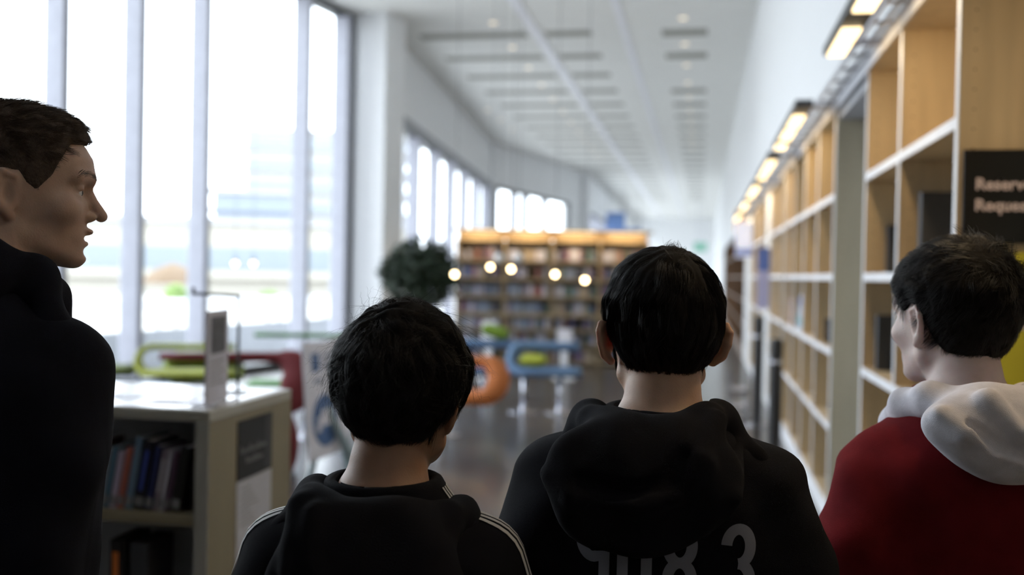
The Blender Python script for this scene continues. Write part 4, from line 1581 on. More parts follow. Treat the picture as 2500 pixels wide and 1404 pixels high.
def person(spec):
    S = spec
    k = S['k']                     # overall scale against a 1.78 m adult
    hs = S['hs']                   # head scale
    hd = R(S['heading'])
    ear = np.array(S['ear'])
    ezl = ear[2]
    off = np.array(S.get('earoff', (0.0, 0.035)))
    Rb = np.array(Matrix.Rotation(-hd, 3, 'Z'))
    feet = ear[:2] - (Rb @ np.array((off[0], off[1], 0)))[:2]
    hc = np.array((off[0], off[1], ezl))
    Rh = rot(*S['head_rot'])
    Rhf = Rh.astype(f32)
    toh = lambda P: ((P - V3(hc)) @ Rhf) / f32(hs)
    fromh = lambda p: Rh @ (np.array(p) * hs) + hc
    shz, sw = S['shz'], S['sw']
    n0 = fromh((0, -0.018, -0.045))
    n1 = np.array((0.0, -0.012, shz + 0.005))
    nr = S['neck']
    L = arms_of(k, shz, sw, S.get('bend', ((0, 0), (0, 0))), S.get('drop', 0.105), S.get('arm_out', 0.045))
    # ---- body profile (skin): narrower than the clothes
    tz = [0.80 * k, 0.90 * k, 1.00 * k, 1.10 * k, shz - 0.20 * k, shz - 0.10 * k, shz - 0.04 * k, shz, shz + 0.03]
    tw = [0.150 * k, 0.158 * k, 0.135 * k, 0.130 * k, sw * 0.80, sw * 0.86, sw * 0.72, sw * 0.42, nr * 1.05]
    tf = [0.085 * k, 0.092 * k, 0.090 * k, 0.090 * k, 0.105 * k, 0.095 * k, 0.075 * k, 0.055 * k, nr]
    tb = [0.095 * k, 0.105 * k, 0.085 * k, 0.085 * k, 0.095 * k, 0.100 * k, 0.085 * k, 0.065 * k, nr]
    tc_ = [0.0] * 7 + [-0.006, -0.012]
    bz, (bw, bf, bb, bc) = smooth_prof(tz, [tw, tf, tb, tc_], 80)

    def body(P):
        d = loft(P, bz, bw, bf, bb, bc, 2.2)
        for s, sh, el, wr, ha in L:
            d = smin(d, chain(P, [sh, el, wr], [0.044 * k, 0.037 * k, 0.025 * k], 0.02), 0.03)
            d = smin(d, cone(P, wr, ha, 0.024 * k, 0.030 * k), 0.012)
            hip, kn, an = (s * 0.085 * k, 0.0, 0.86 * k), (s * 0.095 * k, 0.015, 0.47 * k), (s * 0.10 * k, -0.025, 0.08 * k)
            d = smin(d, chain(P, [hip, kn, an], [0.080 * k, 0.052 * k, 0.036 * k], 0.02), 0.03)
            d = smin(d, cone(P, (s * 0.10 * k, -0.03, 0.045), (s * 0.108 * k, 0.15 * k, 0.035), 0.034 * k, 0.026 * k), 0.02)
        d = smin(d, make_neck(P, n0, n1, nr), 0.030)
        far = np.abs(P[..., 2] - ezl) > 0.26
        dh = np.full(d.shape, 9.0, f32)
        idx = np.where(~far)[0]
        if len(idx):
            dh[idx] = head_sdf(toh(P[idx]), mouth=S.get('mouth', 0.0), adult=S.get('adult', False), ear_out=S.get('ear_out', 0.0), ear_shift=S.get('ear_shift', 0.0)) * f32(hs)
        return smin(d, dh, 0.014)

    hx = max(0.13, 0.12 + abs(off[0]))
    xs = grid2(-0.36, off[0] - 0.115, off[0] + 0.115, 0.36, 0.008, S['res'])
    ys = grid2(-0.20, off[1] - 0.145, off[1] + 0.15, 0.36, 0.008, S['res'])
    zs = np.concatenate([np.arange(-0.01, ezl - 0.17, 0.011), np.arange(ezl - 0.17, ezl + 0.17, S['res'])])
    Vb, Fb = surface(body, xs, ys, zs)
    fm = finger_tubes(L, k)
    fv = np.array(fm.v)
    root = mesh_obj('person', Vb, Fb, S['skin'])
    # fingers belong to the same body mesh
    bm = bmesh.new()
    bm.from_mesh(root.data)
    vs = [bm.verts.new(v) for v in fm.v]
    for f_ in fm.f:
        try:
            fc = bm.faces.new([vs[i] for i in f_])
            fc.smooth = True
        except ValueError:
            pass
    bm.to_mesh(root.data)
    bm.free()
    root.location = (feet[0], feet[1], 0)
    root.rotation_euler = (0, 0, -hd)
    tag(root, S['label'], 'person')

    # ---- eyes
    for s in (-1, 1):
        c = fromh((s * 0.031, 0.0845, 0.009))
        b = MB(); b.sphere(c, 0.0118 * hs, 18)
        ey = b.build('eye', M_eye, root, smooth=True)
        d_ = Rh @ np.array((0, 1.0, 0))
        b = MB(); b.sphere(c + d_ * 0.0068 * hs, 0.0062 * hs, 14)
        b.build('iris', M_iris, ey, smooth=True)

    # ---- hair
    hl = S['hairline']
    tfun = S['hair_t']

    def hreg(p):
        return np.interp(p[..., 1], LINE_Y, hl).astype(f32)

    def hair_cap(P):
        p = toh(P)
        base = head_base(p)
        r_ = hreg(p) - p[..., 2]
        fade = np.clip(-r_ / 0.035, 0, 1)
        th = tfun(p) * (0.25 + 0.75 * fade ** 0.7)
        wx, wy = S['strands'][0]['whorl'][0], S['strands'][0]['whorl'][1]
        an = np.arctan2(p[..., 0] - wx, p[..., 1] - wy)
        rr = np.sqrt((p[..., 0] - wx) ** 2 + (p[..., 1] - wy) ** 2 + (p[..., 2] - 0.11) ** 2)
        lk = np.sin(an * 17 + 2.2 * np.sin(rr * 70 + 3 * an)) * 0.6 + 0.4 * np.sin(an * 37 - 2.0 * np.sin(rr * 95 + 5 * an))
        th = th + S.get('groove', 0.0012) * lk * fade * np.clip(rr / 0.03, 0, 1)
        th = th + S.get('lump', 0.0018) * (np.sin(95 * p[..., 0] + 3 * np.sin(60 * p[..., 1])) * np.sin(80 * p[..., 1] + 2 * np.sin(50 * p[..., 2]))) * fade
        d = base - th
        d = smax(d, r_ * 0.8, 0.006)
        d = smax(d, -(base + 0.006), 0.003)
        return d * f32(hs)

    hr = 0.0028
    hxs, hys, hzs = grid(off[0] - 0.13, off[0] + 0.13, hr), grid(off[1] - 0.15, off[1] + 0.16, hr), grid(ezl - 0.12, ezl + 0.185, hr)
    Vh, Fh = surface(hair_cap, hxs, hys, hzs)
    hair = mesh_obj('hair', Vh, Fh, S.get('cap_mat', S['hair']), root)

    def outer(P):
        p = toh(P)
        r_ = hreg(p) - p[..., 2]
        fade = np.clip(-r_ / 0.035, 0, 1)
        return (head_base(p) - tfun(p) * (0.25 + 0.75 * fade ** 0.7)) * f32(hs)

    ph = toh(Vh.astype(f32))
    ok = (head_base(ph) > 0.0004) & (hreg(ph) - ph[:, 2] < S.get('root_margin', -0.002))
    cand = Vh[ok]
    for j, hset in enumerate(S['strands']):
        rs = np.random.RandomState(11 + j)
        cc = cand
        if 'where' in hset:
            cc = cand[hset['where'](toh(cand.astype(f32)))]
        roots = cc[rs.randint(len(cc), size=hset['n'])] + rs.normal(size=(hset['n'], 3)) * 0.001
        g = grad(outer, roots.astype(f32))
        roots = roots - g * 0.003
        ln = rs.uniform(*hset['len'], size=hset['n'])
        path = flow_hair(outer, roots, fromh(hset['whorl']), ln, hset.get('steps', 8), hset['lift'], hset['spread'], fwd=hset.get('fwd', 0),
                         curl=hset.get('curl', 0), clump=hset.get('clump', 0.6), nclump=hset.get('nclump', 260), down=hset.get('down', 0.35), rs=rs, side=hset.get('side', 0))
        rad = hset.get('rad', 0.0003) * np.linspace(1, 0.35, path.shape[1])[None, :] * np.ones((len(path), 1))
        Vs, Fs = tubes_mesh(path, rad)
        mesh_obj(hset['name'], Vs, Fs, hset.get('mat', S['hair']), hair)
    # eyebrows
    rs = np.random.RandomState(5)
    paths = []
    for s in (-1, 1):
        for i in range(90):
            t = rs.rand()
            c = np.array((s * (0.012 + 0.040 * t), 0.118 - 0.030 * t ** 2, 0.0305 + 0.006 * math.sin(t * 2.6) + rs.normal() * 0.0022))
            d_ = np.array((s * 0.0045, -0.0012, 0.0015 * (1 - 2 * t)))
            paths.append([fromh(c - d_), fromh(c), fromh(c + d_)])
    paths = np.array(paths)
    # settle the brow hairs on the skin
    hfun = lambda P: head_sdf(toh(P), mouth=S.get('mouth', 0.0), adult=S.get('adult', False), ear_out=S.get('ear_out', 0.0), ear_shift=S.get('ear_shift', 0.0)) * f32(hs)
    pf = paths.reshape(-1, 3).astype(f32)
    for _ in range(3):
        pf = (pf - grad(hfun, pf) * (hfun(pf) - 0.0006)[:, None]).astype(f32)
    Vs, Fs = tubes_mesh(pf.reshape(paths.shape).astype(np.float64), np.full(paths.shape[:2], 0.00022))
    mesh_obj('eyebrows', Vs, Fs, S['hair'], root)

    # ---- clothes
    prof = S['prof']       # outline of the top: (z, half width, front, back)
    cz = [p[0] for p in prof]
    cz2, (cw, cf, cb, ccy) = smooth_prof(cz, [[p[1] for p in prof], [p[2] for p in prof], [p[3] for p in prof], [p[4] if len(p) > 4 else 0 for p in prof]], 110)
    ar = S['arm_r']
    low = 0.80 * k
    nk = S['neck_open']

    def arms_c(P, add=0.0):
        d = None
        for s, sh, el, wr, ha in L:
            sh2 = sh + np.array((s * S.get('sh_out', 0.0), 0, S.get('sh_up', 0.0)))
            mid = (sh2 + el) / 2 + np.array((s * 0.012, -0.005, 0))
            c = chain(P, [sh2, mid, el, wr + (el - wr) * 0.02], [ar * 1.0 + add, ar * 0.98 + add, ar * 0.88 + add, ar * 0.62 + add], 0.02)
            d = c if d is None else np.minimum(d, c)
        return d

    def top0(P):
        d = loft(P, cz2, cw, cf, cb, ccy, 2.3)
        d = smin(d, arms_c(P), S.get('arm_blend', 0.035))
        return d

    def top(P):
        d = top0(P)
        d = d + wrinkle(P, S['seed'], S.get('wr', 0.0035)) * np.clip((shz + 0.02 - P[..., 2]) / 0.08, 0.25, 1)
        # cuffs and hem, a shallow rib
        d = smax(d, low - P[..., 2], 0.006) if False else d
        hole = cone(P, (nk[0], nk[1], nk[2] - 0.02), (nk[0], nk[1] - 0.01, nk[2] + 0.2), nk[3], nk[3] * 1.25)
        d = smax(d, -hole, 0.008)
        return d

    h = S.get('cres', 0.006)
    ex = sw + 0.16
    zc = np.concatenate([np.arange(low - 0.12, shz - 0.42, 0.012), np.arange(shz - 0.42, cz[-1] + 0.03, h)])
    lo_cut = lambda P: np.maximum(top(P), np.where(np.abs(P[..., 0]) < 0.21 * k, low - P[..., 2], -1))
    Vc, Fc_ = surface(lo_cut, grid(-ex, ex, h), grid(-0.22, 0.30, h), zc)
    shirt = mesh_obj(S['top_name'], Vc, Fc_, S['top_mat'], root)
    if S.get('top_label'):
        shirt['label'] = S['top_label']

    def surf_y(fn, x, z, y0=-0.35, y1=0.05):
        ys_ = np.linspace(y0, y1, 160)
        Pq = np.stack([np.full(160, x), ys_, np.full(160, z)], -1).astype(f32)
        v = fn(Pq)
        i = np.argmax(v < 0)
        return float(ys_[i]) if v[i] < 0 else None

    # hood or collar
    if 'hood' in S:
        H = S['hood']

        def hood0(P):
            d = None
            if 'ring' in H:
                d = chain(P, [p[:3] for p in H['ring']], [p[3] for p in H['ring']], 0.012)
            for (c, r_, tilt) in H.get('pouch', []):
                M_ = np.array(Matrix.Rotation(R(tilt), 3, 'X'), dtype=f32)
                q_ = (P - V3(c)) @ M_
                e_ = ell(q_, (0, 0, 0), r_)
                d = e_ if d is None else smin(d, e_, H.get('kp', 0.03))
            return d

        base0 = hood0
        def hood0(P, base0=base0):
            d = base0(P)
            for ch_ in H.get('fill', []):
                d = smin(d, chain(P, [p[:3] for p in ch_], [p[3] for p in ch_], 0.01), 0.03)
            return d

        ridges = []
        for rd in H.get('ridges', []):
            pts = []
            for x, z, r_, o in rd:
                y = surf_y(hood0, x, z)
                if y is None:
                    y = surf_y(top0, x, z) or -0.1
                pts.append(((x, y + o, z), r_))
            ridges.append(pts)
        grooves = []
        for rd in H.get('grooves', []):
            pts = []
            for x, z, r_, o in rd:
                y = surf_y(hood0, x, z)
                if y is None:
                    y = -0.12
                pts.append(((x, y + o, z), r_))
            grooves.append(pts)

        def hood(P):
            d = hood0(P)
            for pts in ridges:
                d = smin(d, chain(P, [p for p, _ in pts], [r_ for _, r_ in pts], 0.006), H.get('kr', 0.010))
            for pts in grooves:
                d = smax(d, -chain(P, [p for p, _ in pts], [r_ for _, r_ in pts], 0.004), 0.008)
            d = d + wrinkle(P, S['seed'] + 2.0, H.get('wr', 0.0022), 1.4)
            hole = cone(P, (nk[0], nk[1], nk[2] - 0.03), (nk[0], nk[1] - 0.01, nk[2] + 0.2), nk[3], nk[3] * 1.3)
            return smax(d, -hole, 0.006)

        hb = H['box']
        hh = H.get('res', 0.0045)
        Vd, Fd = surface(hood, grid(hb[0], hb[1], hh), grid(hb[2], hb[3], hh), grid(hb[4], hb[5], hh))
        hm = mesh_obj(H.get('name', 'hood'), Vd, Fd, H['mat'], shirt)
        if H.get('label'):
            hm['label'] = H['label']
    # trousers
    def trousers(P):
        d = loft(P, [0.76 * k, 0.86 * k, 0.95 * k, 1.0 * k], [0.165 * k, 0.172 * k, 0.162 * k, 0.15 * k], [0.10 * k] * 4, [0.115 * k] * 4, [0] * 4, 2.3)
        for s in (-1, 1):
            d = smin(d, chain(P, [(s * 0.088 * k, 0.0, 0.83 * k), (s * 0.098 * k, 0.012, 0.47 * k), (s * 0.103 * k, -0.02, 0.10 * k)], [0.092 * k, 0.072 * k, 0.062 * k], 0.02), 0.02)
        d = d + wrinkle(P, S['seed'] + 5, 0.003)
        return smax(d, 0.085 * k - P[..., 2], 0.004)
    Vt, Ft = surface(trousers, grid(-0.22, 0.22, 0.009), grid(-0.16, 0.16, 0.009), grid(0.06, 1.03 * k, 0.012))
    mesh_obj('trousers', Vt, Ft, S.get('trouser_mat', M_jeans), root)
    for s in (-1, 1):
        def shoe(P):
            d = cone(P, (s * 0.10 * k, -0.035, 0.052), (s * 0.108 * k, 0.165 * k, 0.042), 0.046 * k, 0.038 * k)
            d = smin(d, cone(P, (s * 0.10 * k, -0.03, 0.06), (s * 0.10 * k, -0.03, 0.11), 0.045 * k, 0.042 * k), 0.02)
            return smax(d, 0.014 - P[..., 2], 0.004)
        Vt, Ft = surface(shoe, grid(s * 0.105 * k - 0.07, s * 0.105 * k + 0.07, 0.006), grid(-0.11, 0.24, 0.006), grid(-0.01, 0.17, 0.006))
        so = mesh_obj('shoe', Vt, Ft, M_shoe, root)
        b = MB()
        pr = []
        for i in range(24):
            a = 2 * math.pi * i / 24
            y = math.sin(a)
            pr.append((s * 0.105 * k + math.cos(a) * 0.048 * k * (1 - 0.08 * y), 0.06 * k + y * 0.145 * k))
        vs = [(x, y, 0.001) for x, y in pr] + [(x, y, 0.020) for x, y in pr]
        b.add(vs, [tuple(range(24))[::-1], tuple(range(24, 48))] + [(i, (i + 1) % 24, 24 + (i + 1) % 24, 24 + i) for i in range(24)])
        b.build('sole', M_sole, so)
    return root, shirt, top0, L, dict(wr=lambda P: top(P), fromh=fromh)


def project_back(me_obj, verts, faces, name, m, parent, fn, offs=0.0012, axis=1):
    """lay flat shapes given as (x,z) on the back of the garment"""
    bvh = BVHTree.FromPolygons([v.co for v in me_obj.data.vertices], [tuple(p.vertices) for p in me_obj.data.polygons])
    out = []
    for x, z in verts:
        hit = bvh.ray_cast(Vector((x, -1.0, z)), Vector((0, 1, 0)))
        y = hit[0].y if hit[0] is not None else -0.13
        out.append((x, y - offs, z))
    b = MB()
    b.add(out, faces)
    return b.build(name, m, parent, smooth=True)


def stroke(pts, wd, closed=False, seg=0.004):
    """a flat stroke of constant width along a 2-D polyline"""
    P = [Vector((p[0], p[1])) for p in pts]
    fine = [P[0]]
    n = len(P)
    for i in range(n if closed else n - 1):
        a, b_ = P[i], P[(i + 1) % n]
        m = max(1, int((b_ - a).length / seg))
        for j in range(1, m + 1):
            fine.append(a.lerp(b_, j / m))
    vs, fs = [], []
    N = len(fine)
    for i, p in enumerate(fine):
        a = fine[i - 1] if i > 0 else (fine[-2] if closed else p)
        c = fine[i + 1] if i < N - 1 else (fine[1] if closed else p)
        t = (c - a).normalized()
        nn = Vector((-t.y, t.x)) * wd / 2
        for w in (-1, -0.5, 0, 0.5, 1):
            vs.append((p.x + nn.x * w, p.y + nn.y * w))
    for i in range(N - 1):
        for w in range(4):
            a = i * 5 + w
            fs.append((a, a + 1, a + 6, a + 5))
    return vs, fs


def arc(cx, cz, rx, rz, a0, a1, n=18):
    return [(cx + rx * math.cos(R(a0 + (a1 - a0) * i / n)), cz + rz * math.sin(R(a0 + (a1 - a0) * i / n))) for i in range(n + 1)]

# hair lines follow LINE_Y from the nape to the forehead
HL_b = [-0.062, -0.060, -0.048, -0.026, 0.022, 0.034, 0.020, -0.006, 0.032, 0.060, 0.070]
HL_boy = [-0.066, -0.064, -0.050, -0.034, 0.010, 0.016, -0.004, -0.012, 0.028, 0.058, 0.070]
HL_c = [-0.098, -0.094, -0.066, -0.026, 0.026, 0.036, 0.026, 0.020, 0.038, 0.062, 0.070]
HL_man = [-0.060, -0.058, -0.040, -0.010, 0.022, 0.030, 0.014, 0.004, 0.026, 0.076, 0.082]
M_black_cloth = cloth_mat('black_jersey', (0.0068, 0.0068, 0.0095))
M_navy_cloth = cloth_mat('navy_black_jersey', (0.0065, 0.007, 0.012))
M_red_cloth = cloth_mat('dark_red_jersey', (0.15, 0.011, 0.014))
M_white_cloth = cloth_mat('white_fleece', (0.72, 0.70, 0.75))


def t_const(a, top=0.0):
    return lambda p: (a + top * np.clip((p[..., 2] - 0.06) / 0.06, 0, 1)).astype(f32)


def t_lo(a, top):
    return lambda p: (a * (0.35 + 0.65 * np.clip((p[..., 2] + 0.055) / 0.07, 0, 1)) + top * np.clip((p[..., 2] - 0.05) / 0.06, 0, 1)).astype(f32)


# ---- the young man in profile on the left
man = dict(
    k=1.0, hs=0.965, ear=(-0.946, 1.224, 1.642), heading=3, head_rot=(49.5, 0, 0), earoff=(0.0, 0.055), shz=1.50, sw=0.188, neck=0.058, adult=True,
    mouth=0.0045, res=0.0024, skin=skin('fair_skin', (0.42, 0.27, 0.20)), label='young man with short brown hair in profile at left, wearing a dark jacket',
    hairline=HL_man, root_margin=-0.009, drop=0.078, groove=0.0006, hair=M_hairn, cap_mat=M_stub, lump=0.0012,
    hair_t=lambda p: (0.0022 + (0.006 + 0.014 * np.clip((p[..., 1] - 0.0) / 0.09, 0, 1)) * np.clip((p[..., 2] - 0.052) / 0.035, 0, 1)).astype(f32),
    strands=[dict(name='top_strands', n=7000, len=(0.016, 0.034), whorl=(0, -0.085, 0.10), lift=0.007, spread=0.22, fwd=0.9, clump=0.55, nclump=330, down=0.0, steps=6, rad=0.00032,
                  where=lambda p: p[:, 2] > 0.058),
             dict(name='side_strands', n=5200, len=(0.004, 0.009), whorl=(0, -0.06, 0.12), lift=0.0015, spread=0.2, clump=0.2, steps=3, rad=0.00022,
                  where=lambda p: p[:, 2] <= 0.070)],
    prof=[(0.74, 0.160, 0.10, 0.12), (0.95, 0.155, 0.10, 0.12), (1.15, 0.165, 0.105, 0.13), (1.32, 0.185, 0.11, 0.135), (1.40, 0.185, 0.12, 0.13), (1.45, 0.150, 0.10, 0.115),
          (1.485, 0.110, 0.08, 0.10), (1.52, 0.082, 0.07, 0.09), (1.545, 0.078, 0.07, 0.085)],
    arm_r=0.056, bend=((-0.2, 0.0), (-0.25, 0.0)), arm_out=-0.004, neck_open=(0, 0.005, 1.49, 0.062), seed=1.0, wr=0.0035, top_name='jacket', top_mat=M_navy_cloth,
    hood=dict(name='collar', mat=M_navy_cloth, box=(-0.16, 0.16, -0.16, 0.15, 1.40, 1.66), wr=0.0012, res=0.0042,
              ring=[(0.03, 0.088, 1.47, 0.020), (0.068, 0.050, 1.505, 0.020), (0.086, 0.0, 1.535, 0.023), (0.062, -0.055, 1.562, 0.022), (0, -0.082, 1.572, 0.022), (-0.062, -0.055, 1.562, 0.022),
                    (-0.086, 0.0, 1.535, 0.023), (-0.072, 0.055, 1.505, 0.022), (-0.03, 0.088, 1.47, 0.020)],
              pouch=[((0, -0.055, 1.525), (0.088, 0.050, 0.045), 0)], kp=0.03,
              fill=[[(0.085, 0.01, 1.53, 0.022), (0.125, -0.01, 1.47, 0.022), (0.155, -0.01, 1.43, 0.02)], [(-0.085, 0.01, 1.53, 0.022), (-0.125, -0.01, 1.47, 0.022)], [(0.07, 0.055, 1.505, 0.022), (0.09, 0.05, 1.44, 0.022)]]))
m_root, m_shirt, m_top, m_L, m_x = person(man)

# ---- the smaller boy, left of centre
boyA = dict(
    k=0.86, hs=0.94, ear=(-0.390, 1.267, 1.375), heading=-8, head_rot=(10, 2, 4), earoff=(0.014, 0.03), shz=1.245, sw=0.172, neck=0.047,
    res=0.003, skin=skin('olive_skin', (0.33, 0.185, 0.115)), label='smaller boy with tousled dark hair, black hooded top with white shoulder stripes',
    hairline=HL_boy, hair=M_hairb, cap_mat=M_capb, lump=0.0042, hair_t=t_lo(0.0155, 0.002),
    strands=[dict(name='locks', n=13000, len=(0.03, 0.062), whorl=(-0.012, -0.055, 0.12), lift=0.007, spread=0.30, curl=0.32, clump=0.72, nclump=300, steps=9, rad=0.0003),
             dict(name='flyaway_hairs', n=650, len=(0.03, 0.085), whorl=(-0.012, -0.055, 0.12), lift=0.040, spread=0.5, curl=0.7, clump=0.15, steps=10, rad=0.00018, where=lambda p: p[:, 2] > 0.03),
             dict(name='side_curls', n=160, len=(0.04, 0.07), whorl=(0.05, -0.02, 0.12), lift=0.022, spread=0.3, curl=0.8, clump=0.5, nclump=14, steps=10, rad=0.0002, where=lambda p: (p[:, 2] > 0.0) & (p[:, 0] < -0.05))],
    prof=[(0.66, 0.155, 0.115, 0.11), (0.90, 0.150, 0.115, 0.11), (1.08, 0.160, 0.12, 0.118), (1.16, 0.162, 0.115, 0.12), (1.20, 0.150, 0.10, 0.11), (1.23, 0.122, 0.085, 0.095),
          (1.255, 0.092, 0.07, 0.085), (1.275, 0.078, 0.065, 0.08), (1.285, 0.074, 0.065, 0.078)],
    arm_r=0.054, drop=0.078, neck_open=(0, -0.002, 1.235, 0.056), seed=2.3, wr=0.0048, top_name='hooded_top', top_mat=M_black_cloth,
    hood=dict(mat=M_black_cloth, box=(-0.19, 0.19, -0.24, 0.13, 1.00, 1.34), wr=0.0032, res=0.0045, kr=0.014,
              ring=[(0.03, 0.07, 1.19, 0.018), (0.075, 0.05, 1.225, 0.022), (0.098, 0.0, 1.234, 0.022), (0.086, -0.050, 1.244, 0.022), (0.03, -0.088, 1.250, 0.020), (-0.03, -0.090, 1.252, 0.020),
                    (-0.080, -0.058, 1.258, 0.021), (-0.090, 0.0, 1.252, 0.022), (-0.075, 0.05, 1.225, 0.021), (-0.03, 0.07, 1.19, 0.018)],
              pouch=[((0.0, -0.125, 1.165), (0.122, 0.046, 0.115), -14), ((0.01, -0.125, 1.10), (0.085, 0.040, 0.085), -8)], kp=0.03,
              fill=[[(0.096, -0.01, 1.238, 0.018), (0.135, -0.03, 1.205, 0.018)], [(-0.088, -0.01, 1.254, 0.020), (-0.125, -0.03, 1.215, 0.018)], [(0.06, -0.085, 1.248, 0.020), (0.05, -0.12, 1.20, 0.02)], [(-0.06, -0.085, 1.250, 0.020), (-0.05, -0.12, 1.20, 0.02)]],
              ridges=[[(0.098, 1.235, 0.012, 0.0), (0.085, 1.19, 0.012, 0.0), (0.055, 1.14, 0.012, 0.002), (0.0, 1.09, 0.010, 0.004), (-0.04, 1.05, 0.008, 0.005)],
                      [(-0.085, 1.262, 0.013, 0.0), (-0.082, 1.20, 0.010, 0.002), (-0.070, 1.14, 0.008, 0.004)],
                      [(-0.060, 1.262, 0.011, 0.0), (-0.055, 1.21, 0.008, 0.003), (-0.035, 1.17, 0.006, 0.004)]]))
a_root, a_shirt, a_top, a_L, a_x = person(boyA)

# ---- the taller boy in the middle with numbers on his back
boyB = dict(
    k=0.92, hs=0.94, ear=(-0.055, 1.475, 1.452), heading=-2, head_rot=(-11, 1, 0), earoff=(0.0, 0.03), shz=1.325, sw=0.192, neck=0.052,
    res=0.003, ear_out=0.015, skin=skin('light_olive_skin', (0.48, 0.30, 0.205)), label='taller boy with straight black hair and numbers on the back of his black hooded top',
    hairline=HL_b, hair=M_hairb, cap_mat=M_capb, lump=0.0016, hair_t=t_lo(0.013, 0.010),
    strands=[dict(name='locks', n=13000, len=(0.04, 0.075), whorl=(0.006, -0.045, 0.125), lift=0.0045, spread=0.13, curl=0.08, clump=0.8, nclump=340, steps=9, rad=0.0003, side=0.0),
             dict(name='crown_tuft', n=240, len=(0.012, 0.022), whorl=(0.01, -0.05, 0.10), lift=0.018, spread=0.5, clump=0.8, nclump=4, steps=6, rad=0.0003, down=-0.6,
                  where=lambda p: (p[:, 2] > 0.118) & (np.abs(p[:, 0] - 0.012) < 0.016)),
             dict(name='flyaway_hairs', n=120, len=(0.02, 0.04), whorl=(0, -0.045, 0.12), lift=0.014, spread=0.4, curl=0.3, clump=0.1, steps=7, rad=0.00012)],
    prof=[(0.70, 0.175, 0.125, 0.12), (0.95, 0.175, 0.125, 0.12), (1.10, 0.185, 0.125, 0.125), (1.20, 0.190, 0.12, 0.13), (1.25, 0.182, 0.11, 0.125), (1.285, 0.170, 0.10, 0.11),
          (1.315, 0.136, 0.08, 0.10), (1.345, 0.092, 0.07, 0.088), (1.365, 0.080, 0.07, 0.082)],
    arm_r=0.064, drop=0.085, neck_open=(0, -0.002, 1.325, 0.060), seed=3.1, wr=0.005, top_name='hooded_top', top_mat=M_black_cloth,
    hood=dict(mat=M_black_cloth, box=(-0.21, 0.19, -0.25, 0.14, 1.08, 1.42), wr=0.0034, res=0.0045, kr=0.012,
              ring=[(0.03, 0.075, 1.27, 0.018), (0.072, 0.05, 1.31, 0.022), (0.082, -0.01, 1.352, 0.022), (0.068, -0.06, 1.358, 0.020), (0.025, -0.088, 1.338, 0.016), (-0.04, -0.088, 1.338, 0.016),
                    (-0.094, -0.055, 1.345, 0.020), (-0.100, 0.0, 1.338, 0.022), (-0.078, 0.05, 1.305, 0.021), (-0.03, 0.075, 1.27, 0.018)],
              pouch=[((-0.022, -0.128, 1.29), (0.130, 0.048, 0.078), -16), ((-0.030, -0.138, 1.250), (0.100, 0.042, 0.066), -8)], kp=0.035,
              fill=[[(0.080, -0.02, 1.352, 0.020), (0.125, -0.04, 1.30, 0.020), (0.16, -0.03, 1.265, 0.016)], [(-0.100, -0.01, 1.340, 0.020), (-0.145, -0.05, 1.285, 0.020)], [(0.06, -0.07, 1.352, 0.018), (0.07, -0.11, 1.30, 0.02)], [(-0.07, -0.075, 1.340, 0.018), (-0.07, -0.12, 1.29, 0.02)]],
              ridges=[[(-0.150, 1.285, 0.010, 0.004), (-0.110, 1.262, 0.010, 0.0), (-0.03, 1.256, 0.011, 0.0), (0.02, 1.272, 0.012, 0.0), (0.055, 1.315, 0.014, 0.0), (0.076, 1.36, 0.016, 0.0)],
                      [(-0.145, 1.28, 0.008, 0.004), (-0.115, 1.235, 0.007, 0.004), (-0.080, 1.20, 0.006, 0.004)],
                      [(0.105, 1.32, 0.012, 0.0), (0.095, 1.27, 0.010, 0.003), (0.055, 1.21, 0.008, 0.004)]],
              grooves=[[(-0.10, 1.285, 0.008, -0.002), (-0.03, 1.278, 0.010, -0.002), (0.01, 1.295, 0.010, -0.002), (0.03, 1.325, 0.010, -0.002)]]))
b_root, b_shirt, b_top, b_L, b_x = person(boyB)

